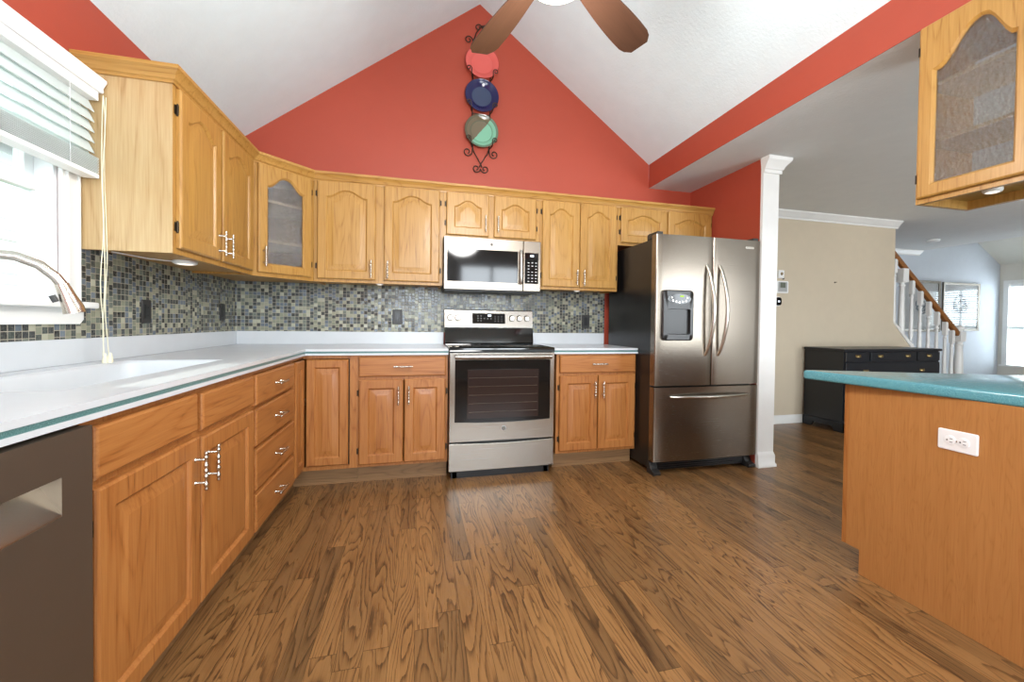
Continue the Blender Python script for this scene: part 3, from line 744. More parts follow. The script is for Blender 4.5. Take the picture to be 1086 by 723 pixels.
# badge on the door
b = MB(); b.lathe([(.0155, 0), (.0155, -.002), (.0135, -.003), (.0135, -.002)], (1.925, yf, .352), 'Y', 28, cap1=False)
for k in range(2):
    b.tube([(1.925+(k*2-1)*.004+.005*math.cos(a)*(1 if a > 0 else 1), yf-.0025, .352+.006*math.sin(a)) for a in [PI*.2+PI*1.5*i/12+k*PI for i in range(13)]], .0011, 6)
obj('badge', b, 'plastic', od, world=True)
# storage drawer with a smiling top edge
b = MB(); n = 16
topz = lambda i: .258-.010*(1-(2*i/n-1)**2)
bot = [(rx0+(rx1-rx0)*i/n, .062) for i in range(n+1)]; tp = [(rx0+(rx1-rx0)*i/n, topz(i)) for i in range(n, -1, -1)]
b.prism(bot+tp, 'Y', yf, yf+.04); obj('storage_drawer', b, 'steel', rg, world=True, bevel=.003)
b = MB(); b.box(rx0+.03, rx1-.03, yf+.05, yf+.06, .0, .06); b.box(rx0+.02, rx0+.06, yf+.05, -.10, 0, .055); b.box(rx1-.06, rx1-.02, yf+.05, -.10, 0, .055); obj('feet_base', b, 'black', rg, world=True)
# backguard
b = MB(); b.prism([(-.085, .923), (-.105, .93), (-.088, 1.050), (-.04, 1.050), (-.04, .923)], 'X', rx0+.002, rx1-.008); obj('backguard_riser', b, 'cooktop', rg, world=True)
b = MB(); b.prism([(-.098, 1.056), (-.078, 1.200), (-.07, 1.206), (-.03, 1.206), (-.03, 1.056)], 'X', rx0-.004, rx1-.010); cp = obj('control_panel', b, 'steel', rg, world=True, bevel=.003)
cp['label'] = 'stainless control panel with knobs'
yk = lambda z: -.098+(z-1.056)*.020/.144
def panel_plate(b, x0, x1, z0, z1, o):
    b.loft([[(x0, yk(z0)-o, z0), (x1, yk(z0)-o, z0), (x1, yk(z1)-o, z1), (x0, yk(z1)-o, z1)], [(x0, yk(z0)+.002, z0), (x1, yk(z0)+.002, z0), (x1, yk(z1)+.002, z1), (x0, yk(z1)+.002, z1)]])
b = MB(); panel_plate(b, 1.766, 2.045, 1.090, 1.176, .0015); ds = obj('display', b, 'oven_glass', cp, world=True)
b = MB(); panel_plate(b, 1.897, 1.925, 1.150, 1.166, .0026); obj('lit_digits', b, 'led', cp, world=True)
b = MB()
for i in range(3):
    for j in range(2): panel_plate(b, 1.808+j*.026, 1.818+j*.026, 1.112+i*.02, 1.1145+i*.02, .0026)
for j in range(3): panel_plate(b, 1.862+j*.028, 1.872+j*.028, 1.130, 1.1325, .0026)
for i in range(3):
    for j in range(3): panel_plate(b, 1.955+j*.028, 1.961+j*.028, 1.108+i*.02, 1.1105+i*.02, .0026)
obj('button_marks', b, 'plastic', cp, world=True)
for x in (1.584, 1.646, 2.100, 2.166, 2.230):
    b = MB(); z = 1.137; y = yk(z)
    b.lathe([(.026, .001), (.026, -.006), (.022, -.009), (.021, -.026), (.018, -.030), (.0, -.030)], (x, y, z), 'Y', 24); k_ = obj('knob', b, 'nickel', rg, world=True)
    b = MB(); b.box(x-.003, x+.003, y-.036, y-.028, z-.018, z+.018); obj('knob_grip', b, 'nickel', k_, world=True, bevel=.001)

# ------------------------------------------------------------------ microwave
mx0, mx1, mz0, mz1, my = 1.512, 2.262, 1.347, 1.739, -.40
mw = thing('microwave', 'stainless over the range microwave hung under the short oak cabinet', 'microwave', (mx0, my, mz0))
b = MB(); b.box(mx0+.002, mx1-.002, my+.03, -.01, mz0+.004, mz1); obj('body', b, 'black', mw, world=True)
b = MB(); b.box(mx0+.01, mx1-.01, my+.03, -.06, mz0-.008, mz0+.003)
for k in range(2): b.box(mx0+.06+k*.36, mx0+.32+k*.36, my+.08, my+.22, mz0-.012, mz0-.009)
obj('vent_base', b, 'blackplastic', mw, world=True)
sx_ = 2.118
def ringframe(b, x0, x1, z0, z1, u0, u1, w0, w1, yb, yfr):
    O = [(x0, z0), (x1, z0), (x1, z1), (x0, z1)]; I = [(u0, w0), (u1, w0), (u1, w1), (u0, w1)]
    P = lambda L, y: [(x, y, z) for x, z in L]
    b.loft([P(O, yb), P(O, yfr+.003), P([(x0+.003, z0+.003), (x1-.003, z0+.003), (x1-.003, z1-.003), (x0+.003, z1-.003)], yfr), P(I, yfr), P(I, yfr+.012)], cap1=False)
b = MB(); ringframe(b, mx0, sx_, mz0, mz1, 1.535, 2.078, 1.407, 1.653, my+.03, my); md = obj('door', b, 'fridge_steel', mw, world=True)
b = MB(); b.box(1.535, 2.078, my+.003, my+.012, 1.407, 1.653); obj('door_window', b, 'oven_glass', md, world=True)
b = MB(); b.loft([[(2.098+.013*math.cos(a), my-.022-bw+.010*math.sin(a), z) for a in [2*PI*k/12 for k in range(12)]] for z, bw in [(1.400, 0), (1.42, .006), (1.53, .012), (1.64, .006), (1.66, 0)]])
for z in (1.415, 1.645): b.box(2.09, 2.106, my-.024, my+.002, z-.008, z+.008)
obj('door_handle', b, 'steel', md, world=True)
b = MB(); b.lathe([(.0125, 0), (.0125, -.0015), (.0105, -.0025), (.0105, -.0015)], (1.87, my, 1.694), 'Y', 24, cap1=False)
for k in range(2): b.tube([(1.87+(k*2-1)*.003+.004*math.cos(a), my-.002, 1.694+.005*math.sin(a)) for a in [PI*.2+PI*1.5*i/12+k*PI for i in range(13)]], .0009, 6)
obj('badge', b, 'plastic', md, world=True)
b = MB(); ringframe(b, sx_+.004, mx1, mz0, mz1, sx_+.014, mx1-.02, 1.407, 1.648, my+.03, my); mp = obj('control_panel', b, 'fridge_steel', mw, world=True)
b = MB(); b.box(sx_+.014, mx1-.02, my+.001, my+.012, 1.407, 1.648); kp = obj('keypad', b, 'oven_glass', mp, world=True)
b = MB(); b.box(2.176, 2.205, my-.0005, my+.0012, 1.617, 1.632); obj('lit_digits', b, 'led', mp, world=True)
b = MB()
for i in range(7):
    for j in range(3):
        if i == 4 and j == 1: continue
        b.box(2.157+j*.030, 2.170+j*.030, my-.0002, my+.0012, 1.424+i*.024, 1.4285+i*.024)
obj('button_marks', b, 'plastic', mp, world=True)

# ------------------------------------------------------------------ refrigerator
fx0, fx1, fy = 2.983, 3.885, -.90
fg = thing('refrigerator', 'stainless french door refrigerator with black sides beside the white post', 'refrigerator', (fx0, fy, 0))
b = MB(); b.box(fx0+.012, fx1-.004, fy+.085, -.10, .03, 1.728); obj('cabinet_body', b, 'black', fg, world=True, bevel=.004)
b = MB(); b.box(fx0+.03, fx1-.02, fy+.075, fy+.0849, .06, 1.72); obj('door_gasket', b, 'blackplastic', fg, world=True)
fs = 3.452; fz = .648
def fdoor(nm, x0, x1, z0, z1, hole=None):
    b = MB(); bow = .012; V = {}
    def yy(x):
        u = (x-fx0)/(fx1-fx0)*2-1; y = fy+bow*u*u-bow*.3
        e = min(x-x0, x1-x)
        return y+.008*(1-min(1, e/.010))**2
    xs = sorted(set([x0, x0+.003, x0+.006, x0+.010, x1-.010, x1-.006, x1-.003, x1]+[x0+.01+(x1-x0-.02)*i/10 for i in range(1, 10)]+([hole[0], hole[1]] if hole else [])))
    zs = [z0, z1] if not hole else [z0, hole[2], hole[3], z1]
    G = [[b.bm.verts.new((x, yy(x), z)) for x in xs] for z in zs]; B = [[b.bm.verts.new((x, fy+.07, z)) for x in xs] for z in zs]
    n = len(xs); m = len(zs)
    for j in range(m-1):
        for i in range(n-1):
            if hole and j == 1 and hole[0]-1e-6 <= xs[i] and xs[i+1] <= hole[1]+1e-6: continue
            b.bm.faces.new((G[j][i], G[j][i+1], G[j+1][i+1], G[j+1][i])); b.bm.faces.new((B[j][i], B[j+1][i], B[j+1][i+1], B[j][i+1]))
        for i in (0, n-1): b.bm.faces.new((G[j][i], G[j+1][i], B[j+1][i], B[j][i]))
    for j in (0, m-1):
        for i in range(n-1): b.bm.faces.new((G[j][i], B[j][i], B[j][i+1], G[j][i+1]))
    return obj(nm, b, 'fridge_steel', fg, world=True, ang=30)
dl = fdoor('left_door', fx0, fs-.002, fz+.006, 1.752, (3.045, 3.268, 1.0, 1.335))
dr = fdoor('right_door', fs+.004, fx1, fz+.006, 1.752)
df = fdoor('freezer_drawer', fx0, fx1, .10, fz-.006)
def bowbar(p0, p1, bow, r, n=22):
    p0, p1 = Vector(p0), Vector(p1); P = []; Rr = []
    for i in range(n+1):
        t = i/n; s = math.sin(PI*t); q = p0.lerp(p1, t); P.append(q+Vector(bow)*(s**.75)); Rr.append(r*(.75+.35*s))
    return MB().tube(P, Rr, 12)
yh = fy-.004
obj('handle', bowbar((fs-.060, yh, 1.545), (fs-.060, yh, .875), (.028, -.062, 0), .0135), 'nickel', dl, world=True)
obj('handle', bowbar((fs+.052, yh, 1.545), (fs+.052, yh, .875), (.028, -.062, 0), .0135), 'nickel', dr, world=True)
obj('handle', bowbar((3.105, yh, .575), (3.785, yh, .575), (0, -.055, .0), .0125), 'nickel', df, world=True)
# water and ice dispenser
def rrx(x0, x1, z0, z1, r, y, n=5):
    p = arc(x1-r, z1-r, r, 0, PI/2, n)+arc(x0+r, z1-r, r, PI/2, PI, n)+arc(x0+r, z0+r, r, PI, 1.5*PI, n)+arc(x1-r, z0+r, r, 1.5*PI, 2*PI, n)
    return [(x, y, z) for x, z in p]
x0, x1, z0, z1 = 3.028, 3.285, .985, 1.352; yd = fy-.003
b = MB(); b.loft([rrx(x0, x1, z0, z1, .03, yd+.01), rrx(x0, x1, z0, z1, .03, yd-.008), rrx(x0+.008, x1-.008, z0+.008, z1-.008, .026, yd-.014), rrx(x0+.04, x1-.028, 1.03, 1.215, .012, yd-.013), rrx(x0+.05, x1-.038, 1.045, 1.21, .01, yd+.066)])
dp = obj('dispenser', b, 'dispenser', fg, world=True); dp['label'] = 'black water and ice dispenser'
b = MB(); b.lathe([(.052, -.0), (.052, -.004), (.0, -.004)], (0, 0, 0), 'Y', 32)
b.bm.transform(Matrix.Translation((3.160, yd-.013, 1.288)) @ Matrix.Diagonal((1.85, 1, .72, 1))); pp = obj('touch_panel', b, 'oven_glass', dp, world=True)
b = MB(); b.box(3.165, 3.195, yd-.0185, yd-.016, 1.302, 1.312); obj('lit_display', b, 'green_led', dp, world=True)
b = MB()
for k in range(5): b.lathe([(.007, 0), (.006, -.003), (0, -.003)], (3.105+k*.027, yd-.0165, 1.262+.006*abs(k-2)), 'Y', 12)
for k in range(2): b.lathe([(.006, 0), (.005, -.003), (0, -.003)], (3.095+k*.128, yd-.0165, 1.296), 'Y', 12)
obj('touch_buttons', b, 'nickel', dp, world=True)
b = MB(); b.loft([[(3.165-.03, yd+.05, 1.20), (3.165+.03, yd+.05, 1.20), (3.165+.03, yd+.02, 1.20), (3.165-.03, yd+.02, 1.20)], [(3.165-.018, yd+.05, 1.165), (3.165+.018, yd+.05, 1.165), (3.165+.018, yd+.025, 1.165), (3.165-.018, yd+.025, 1.165)]]); obj('nozzle', b, 'black', dp, world=True)
b = MB(); b.loft([[(3.12, yd+.055, 1.16), (3.21, yd+.055, 1.16), (3.21, yd+.05, 1.16), (3.12, yd+.05, 1.16)], [(3.135, yd+.03, 1.05), (3.195, yd+.03, 1.05), (3.195, yd+.024, 1.05), (3.135, yd+.024, 1.05)]]); obj('paddle', b, 'steel_dark', dp, world=True)
b = MB(); b.loft([rrx(3.735, 3.815, 1.685, 1.702, .008, fy+.004), rrx(3.735, 3.815, 1.685, 1.702, .008, fy-.001)]); obj('badge', b, 'nickel', dr, world=True)
for a0 in (fx0+.012, fx1-.06):
    b = MB(); b.prism([(fy+.02, 1.7525), (fy+.16, 1.727), (fy+.16, 1.768), (fy+.14, 1.775), (fy+.02, 1.775)], 'X', a0, a0+.048); obj('hinge_cover', b, 'blackplastic', fg, world=True, bevel=.004)
b = MB(); b.box(fx0+.02, fx1-.02, fy+.07, fy+.085, .02, .092)
for k in range(4): b.box(fx0+.08, fx1-.08, fy+.064, fy+.07, .03+k*.015, .036+k*.015)
obj('base_grille', b, 'black', fg, world=True)
for x in (fx0+.035, fx1-.04):
    b = MB(); b.prism([(fy+.005, .0), (fy+.02, -.0), (fy+.10, 0), (fy+.10, .085), (fy+.07, .085), (fy+.045, .04), (fy-.0, .025)], 'X', x-.03, x+.03); obj('foot', b, 'blackplastic', fg, world=True, bevel=.004)

# ------------------------------------------------------------------ faucet, blind, puck lights, outlets
fa = thing('faucet', 'brushed nickel pull down faucet arching over the sink', 'faucet', (.065, -2.10, CT1))
def P3(t, a):  # the spout plane leans from the deck towards the sink centre
    return t
sp = [(.065, -2.10, CT1)]
pts = [(.065, -2.10, .93), (.065, -2.10, 1.06), (.068, -2.098, 1.14), (.082, -2.088, 1.21), (.108, -2.068, 1.255), (.145, -2.04, 1.278), (.185, -2.012, 1.276), (.222, -1.985, 1.255), (.248, -1.966, 1.222), (.258, -1.958, 1.20)]
b = MB(); b.lathe([(.026, CT1+.0006), (.026, .925), (.022, .935), (.019, .96)], (.063, -2.10, 0)); b.tube(pts, [.017, .016]+[.0145]*8, 16); sp_ = obj('spout', b, 'nickel', fa, world=True, ang=60)
b = MB(); b.tube([(.2575, -1.9585, 1.202), (.266, -1.951, 1.17), (.276, -1.942, 1.13), (.279, -1.94, 1.112)], [.0165, .019, .0255, .0262], 18); sh_ = obj('spray_head', b, 'nickel', fa, world=True, ang=60)
b = MB(); b.tube([(.243, -1.972, 1.165), (.25, -1.967, 1.145)], .008, 8); obj('spray_button', b, 'blackplastic', sh_, world=True)
b = MB(); b.tube([(.065, -2.085, .985), (.075, -2.05, .99), (.088, -2.0, 1.004), (.098, -1.955, 1.022)], [.014, .012, .010, .008], 12); obj('lever', b, 'nickel', fa, world=True, ang=60)

bl = thing('window_blind', 'white slatted blind half raised over the sink window', 'blind', (.05, -1.95, 2.05))
by0, by1 = -2.42, -1.512
b = MB(); b.prism([(.02, 2.000), (.092, 2.000), (.096, 2.006), (.094, 2.018), (.102, 2.034), (.106, 2.042), (.106, 2.052), (.02, 2.052)], 'Y', by0-.02, by1+.012); obj('valance', b, 'vinyl', bl, world=True)
b = MB(); b.box(.035, .085, by0, by1, 1.965, 1.999); obj('headrail', b, 'vinyl', bl, world=True)
def slatmat():
    t = NT('white_blind_slat'); d = t.n('ShaderNodeBsdfDiffuse', ins={'Color': lin('edf1f0')}); tl = t.n('ShaderNodeBsdfTranslucent', ins={'Color': lin('e6efee')})
    m = t.n('ShaderNodeMixShader'); m.inputs[0].default_value = .45; t.set(m, 1, d); t.set(m, 2, tl); return t.done(m)
M['slat'] = slatmat()
b = MB()
for k in range(6):
    z = 1.942-k*.041; a = math.radians(66)
    dx, dz = .0265*math.cos(a), .0265*math.sin(a)
    b.prism([(.06-dx, z+dz), (.06+dx, z-dz), (.061+dx, z-dz+.002), (.061-dx, z+dz+.002)], 'Y', by0, by1)
obj('slats', b, 'slat', bl, world=True)
b = MB()
for k in range(11): b.box(.034, .086, by0, by1, 1.676+k*.0058, 1.6785+k*.0058)
obj('stacked_slats', b, 'slat', bl, world=True)
b = MB(); b.box(.033, .087, by0, by1, 1.655, 1.673); obj('bottom_rail', b, 'vinyl', bl, world=True, bevel=.003)
b = MB()
for y in (-2.3, -1.96, -1.66): 
    for x in (.031, .089): b.tube([(x, y, 1.67), (x, y, 1.97)], .0012, 6)
obj('ladder_cords', b, 'vinyl', bl, world=True)
b = MB()
random.seed(3)
for k, yo in enumerate((0, .006, -.005)):
    P = [(.095+.004*math.sin(i*.9+k), -1.502+yo*(1+i*.12)+.003*math.sin(i*1.3+k*2), 1.99-(1.99-.945)*i/14) for i in range(15)]
    b.tube(P, .0017, 6)
pc = obj('pull_cords', b, 'cord', bl, world=True)
b = MB()
for k, (dx, dy) in enumerate(((0, 0), (.012, .008), (.006, .022))): b.lathe([(.002, .955), (.005, .95), (.009, .922), (.0085, .9145), (0, .9145)], (.098+dx, -1.505+dy, 0), n=12)
obj('cord_tassels', b, 'cord', pc, world=True)

def puck(x, y, z, label, r=.034, cord=None):
    p = thing('puck_light', label, 'light', (x, y, z), group=None)
    b = MB(); b.lathe([(r, z), (r, z-.010), (r*.86, z-.016), (r*.74, z-.016), (r*.74, z-.012)], (x, y, 0), n=28, cap1=False); obj('housing', b, 'plastic', p, world=True)
    b = MB(); b.lathe([(r*.74, z-.012), (r*.5, z-.018), (0, z-.020)], (x, y, 0), n=24, cap0=False, cap1=False); obj('lens', b, 'puck', p, world=True)
    if cord: b = MB(); b.tube(cord, .0028, 8); obj('cord', b, 'plastic', p, world=True)
puck(.20, -1.12, UZ0+.011, 'white puck light with cord under the wall cabinet by the window', .05, [(.15, -1.12, UZ0+.008), (.09, -1.2, UZ0+.007), (.05, -1.38, UZ0+.008)])
puck(1.05, -.28, UZ0+.011, 'small white puck light under the cabinet left of the microwave', .028)
puck(2.615, -.28, UZ0+.011, 'small white puck light under the cabinet right of the microwave', .028)

def outlet(name, label, cx, cz, wall, off, horizontal=False, w=.076, h=.118, mat='plastic', kind='decor'):
    """wall: rotation about z; off: world location of the plate centre"""
    o = thing(name, label, 'outlet', off, wall)
    if horizontal: w, h = h, w
    b = MB(); b.loft([rrx(-w/2, w/2, -h/2, h/2, .006, 0, 3), rrx(-w/2, w/2, -h/2, h/2, .006, -.003, 3), rrx(-w/2+.003, w/2-.003, -h/2+.003, h/2-.003, .006, -.006, 3)]); obj('cover_plate', b, mat, o)
    if kind == 'decor':
        b = MB(); b.loft([rrx(-.018, .018, -.035, .035, .002, -.0055, 2), rrx(-.018, .018, -.035, .035, .002, -.0085, 2)]); rc = obj('receptacle', b, 'black', o)
        b = MB()
        for zz in (-.02, .02): 
            for xx in (-.006, .006): b.box(xx-.001, xx+.001, -.0092, -.008, zz-.004, zz+.004)
        obj('slots', b, 'slot', rc)
    else:
        for s in (-1, 1):
            b = MB(); cxx = s*.0195
            b.lathe([(.0172, -.0055), (.0172, -.0085), (.015, -.009), (0, -.009)], (cxx, 0, 0), 'Y', 24); rc = obj('receptacle', b, mat, o)
            b = MB()
            for zz in (-.006, .006): b.box(cxx+.0, cxx+.009, -.0097, -.0085, zz-.001, zz+.001)
            b.lathe([(.0026, -.0085), (.0026, -.0097), (0, -.0097)], (cxx-.008, 0, 0), 'Y', 10); obj('slots', b, 'slot', rc)
        b = MB(); b.lathe([(.003, -.005), (.0025, -.0075), (0, -.0077)], (0, 0, 0), 'Y', 10); obj('screw', b, 'nickel', o)
    return o
outlet('wall_outlet', 'black outlet on the back wall tile left of the range', 0, 0, 0, (1.165, -.0085, 1.135), mat='blackplastic')
outlet('wall_outlet', 'black outlet on the back wall tile near the refrigerator', 0, 0, 0, (2.81, -.0085, 1.12), mat='blackplastic')
outlet('wall_outlet', 'black outlet on the left wall tile nearer the window', 0, 0, PI/2, (.0085, -1.07, 1.132), mat='blackplastic')
outlet('wall_outlet', 'black outlet on the left wall tile near the back corner', 0, 0, PI/2, (.0085, -.228, 1.147), mat='blackplastic')

# ------------------------------------------------------------------ plates on the gable
rk = thing('plate_rack', 'tall brown scrolled iron rack on the red gable holding plates', 'plate rack', (1.832, -.0, 2.37))
def scroll(cx, cz, r, a0, turns, sgn, y, n=26):
    return [(cx+r*(1-.72*i/n)*math.cos(a0+sgn*turns*2*PI*i/n), y, cz+r*(1-.72*i/n)*math.sin(a0+sgn*turns*2*PI*i/n)) for i in range(n+1)]
b = MB(); xc = 1.832; y = -.016
for s in (-1, 1):
    b.tube([(xc+s*.075, y, 2.60), (xc+s*.075, y, 3.45)], .005, 8)
    b.tube([(xc+s*.075, y, 2.60), (xc+s*.06, y, 2.54), (xc+s*.02, y, 2.475), (xc, y, 2.44), (xc-s*.012, y, 2.415)], .005, 8)
    b.tube(scroll(xc-s*.034, 2.405, .034, 0.3 if s < 0 else PI-.3, 1.2, -1 if s > 0 else 1, y)[::-1] if False else scroll(xc+s*.036, 2.402, .035, PI if s > 0 else 0, 1.25, 1 if s > 0 else -1, y), .0048, 8)
    b.tube(scroll(xc+s*.112, 2.535, .038, PI if s > 0 else 0, 1.25, 1 if s > 0 else -1, y), .0048, 8)
    b.tube([(xc+s*.074, y, 2.535), (xc+s*.070, y, 2.57), (xc+s*.075, y, 2.61)], .0048, 8)
    b.tube(scroll(xc+s*.112, 3.465, .034, PI if s > 0 else 0, 1.2, -1 if s > 0 else 1, y), .0048, 8)
    b.tube([(xc+s*.075, y, 3.45), (xc+s*.05, y, 3.53), (xc+s*.01, y, 3.59), (xc, y, 3.60)], .005, 8)
    b.tube(scroll(xc+s*.03, 3.58, .03, PI if s > 0 else 0, 1.2, -1 if s > 0 else 1, y), .0048, 8)
for z in (2.66, 2.86, 3.13, 3.40): b.tube([(xc-.075, y, z), (xc+.075, y, z)], .0045, 8)
rkb = obj('scroll_frame', b, 'iron', rk, world=True)
PZ = (3.275, 2.998, 2.705)
for z in PZ:
    for s in (-1, 1):
        b = MB(); b.tube([(xc+s*.075, y, z-.125), (xc+s*.085, y-.03, z-.125), (xc+s*.09, y-.058, z-.115), (xc+s*.09, y-.060, z-.075)], .0042, 8)
        b.tube([(p[0], y-.060, p[2]) for p in scroll(xc+s*.112, z-.075, .022, PI if s > 0 else 0, 1.15, -1 if s > 0 else 1, 0, 18)], .0038, 8); obj('plate_hook', b, 'iron', rk, world=True)
def platemat(name, kind):
    t = NT(name); v = t.coord(); sp = t.n('ShaderNodeSeparateXYZ'); t.set(sp, 0, v)
    r = t.math('POWER', t.math('ADD', t.math('POWER', sp.outputs[0], 2.), t.math('POWER', sp.outputs[2], 2.)), .5)
    if kind == 'red': c = t.mix(t.math('GREATER_THAN', r, .136), lin('d8625a'), lin('b84a44'))
    elif kind == 'blue':
        c = t.mix(t.math('LESS_THAN', r, .082), lin('20204f'), lin('3a4560'))
    else:
        d = t.math('ADD', t.math('MULTIPLY', sp.outputs[0], .78), t.math('MULTIPLY', sp.outputs[2], -.62))
        a = t.mix(t.math('GREATER_THAN', t.math('ADD', d, t.math('MULTIPLY', t.noise(v, 30, 2), .01)), .0), lin('6f6450'), lin('7db598'))
        c = t.mix(t.math('MULTIPLY', t.math('LESS_THAN', t.math('ABSOLUTE', t.math('SUBTRACT', r, .092)), .004), .45), a, lin('4e5f50'))
        c = t.mix(t.math('MULTIPLY', t.math('GREATER_THAN', r, .122), .7), c, lin('54503f'))
    return t.done(t.bsdf(Base_Color=c, Roughness=.12))
def plate(z, mat, label):
    b = MB(); R = .142
    b.lathe([(0, .006), (.07, .006), (.075, .010), (.085, .008), (.095, -.006), (.13, -.016), (R-.002, -.021), (R, -.019), (R-.002, -.016), (.13, -.011), (.1, -.001), (.092, .002), (0, .002)][::-1], (0, 0, 0), 'Y', 48, cap0=False, cap1=False)
    bmesh.ops.remove_doubles(b.bm, verts=b.bm.verts, dist=1e-5)
    b.bm.transform(Matrix.Rotation(math.radians(-4), 4, 'X')); b.bm.transform(Matrix.Translation((xc, -.040, z)))
    tag(obj('plate', b, mat, loc=(xc, -.040, z), ang=50), label, 'plate', 'plates in the wall rack')
plate(PZ[0], platemat('coral_red_glaze', 'red'), 'coral red plate, topmost in the wall rack')
plate(PZ[1], platemat('cobalt_blue_glaze', 'blue'), 'cobalt blue plate in the middle of the wall rack')
plate(PZ[2], platemat('green_taupe_glaze', 'two'), 'half green half taupe plate, lowest in the wall rack')

# ------------------------------------------------------------------ ceiling fan
FXC, FYC, FZ = RX, -2.10, 2.45
fan = thing('ceiling_fan', 'ceiling fan with brown wood blades and lit bowl hung from the ridge', 'ceiling fan', (FXC, FYC, FZ))
c = (FXC, FYC, 0)
b = MB(); b.lathe([(.075, RZ-.02), (.075, RZ-.06), (.05, RZ-.10), (.02, RZ-.12)], c); obj('canopy', b, 'nickel', fan, world=True)
b = MB(); b.lathe([(.013, FZ+.14), (.013, RZ-.10)], c, n=14); obj('downrod', b, 'nickel', fan, world=True)
b = MB(); b.lathe([(.03, FZ+.16), (.05, FZ+.13), (.115, FZ+.09), (.125, FZ+.05), (.125, FZ+.03), (.10, FZ+.012), (.07, FZ-.005), (.07, FZ-.03), (.10, FZ-.035), (.10, FZ-.045)], c, n=36); obj('motor_housing', b, 'nickel', fan, world=True)
b = MB(); b.lathe([(.13, FZ-.045), (.135, FZ-.055), (.128, FZ-.08), (.10, FZ-.11), (.06, FZ-.128), (0, FZ-.135)], c, n=36, cap0=True, cap1=False); obj('light_bowl', b, 'bulb', fan, world=True)
for k in range(5):
    a = math.radians(35+72*k); b = MB()
    n = 14; top, bt = [], []
    outl = []
    for i in range(n+1):
        t = i/n; x = .20+.47*t; hw = .048+.026*math.sin(PI*min(1, t*1.05)*.62); 
        if t > .86: hw *= math.sqrt(max(.35, 1-((t-.86)/.15)**2*.8))
        outl.append((x, hw))
    pl = [(x, h_) for x, h_ in outl]+[(x, -h_) for x, h_ in outl[::-1]]
    b.prism(pl, 'Z', -.003, .003)
    b.bm.transform(Matrix.Rotation(math.radians(-12), 4, 'X'))
    m_ = Matrix.Translation((FXC, FYC, FZ)) @ Matrix.Rotation(a, 4, 'Z')
    bo = bpy.data.objects.new('tmp', None)
    o = obj('blade', b, 'blade', fan); o.rotation_euler = (0, 0, a); o.modifiers.new('b', 'BEVEL').width = .0015
    b = MB(); b.box(.09, .25, -.018, .018, .004, .010); b.box(.20, .27, -.035, .035, .004, .009); b.bm.transform(Matrix.Rotation(math.radians(-12), 4, 'X')); obj('blade_iron', b, 'nickel', o)
l = bpy.data.lights.new('fan_lamp', 'POINT'); l.energy = 68; l.shadow_soft_size = .22; l.color = (1, .98, .96)
lo = bpy.data.objects.new('fan_lamp', l); COL.objects.link(lo); lo.location = (FXC, FYC, FZ-.37)

# ------------------------------------------------------------------ peninsula and its hanging cabinet
IX = 3.24; IT = .885
pn = thing('peninsula_cabinet', 'amber oak veneered peninsula cabinet under the turquoise counter', 'cabinet', (IX, -2.085, 0))
b = MB(); b.prism([(-2.085-.02, .108), (-2.165, .108), (-2.165, 0), (-3.6, 0), (-3.6, .843), (-2.105, .843)], 'X', IX, IX+.018); obj('end_panel', b, 'veneer', pn, world=True)
b = MB(); b.prism([(IX+.018, -2.105), (4.7, -2.60), (4.7, -3.58), (IX+.018, -3.58)], 'Z', .108, .843); b.prism([(IX+.018, -2.165), (4.7, -2.66), (4.7, -3.58), (IX+.018, -3.58)], 'Z', 0, .108); obj('carcass', b, 'veneer', pn, world=True)
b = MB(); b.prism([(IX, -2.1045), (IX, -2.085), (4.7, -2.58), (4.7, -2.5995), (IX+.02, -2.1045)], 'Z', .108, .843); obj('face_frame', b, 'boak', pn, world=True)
pt = thing('peninsula_countertop', 'turquoise speckled solid surface countertop on the oak peninsula', 'countertop', (3.16, -1.93, .843))
def roundpoly(P, rads, n=6):
    out = []
    for i, p in enumerate(P):
        p = Vector(p); a = (Vector(P[i-1])-p).normalized(); c_ = (Vector(P[(i+1) % len(P)])-p).normalized(); r = rads[i]
        for k in range(n+1):
            t = k/n; q = (1-t)**2*(p+a*r)+2*t*(1-t)*p+t**2*(p+c_*r); out.append((q.x, q.y))
    return out
poly = roundpoly([(3.165, -1.915), (3.27, -2.90), (3.33, -3.75), (4.9, -3.75), (4.9, -2.62)], [.035, .1, .05, .05, .05])
b = MB(); 
def shrink(P, d):
    cx_, cy_ = 4.0, -3.0; out = []
    for x, y in P:
        v_ = Vector((x-cx_, y-cy_)); v_ = v_*(1-d/v_.length); out.append((cx_+v_.x, cy_+v_.y))
    return out
lay = [(.007, .843), (.001, .848), (0, .853), (0, .875), (.003, .882), (.010, IT)]
b.loft([[(x, y, z) for x, y in shrink(poly, d)] for d, z in lay]); obj('slab', b, 'teal', pt, world=True, ang=50)
outlet('wall_outlet', 'white duplex outlet set sideways on the peninsula end panel', 0, 0, -PI/2, (IX-.0005, -2.505, .687), horizontal=True, kind='duplex')

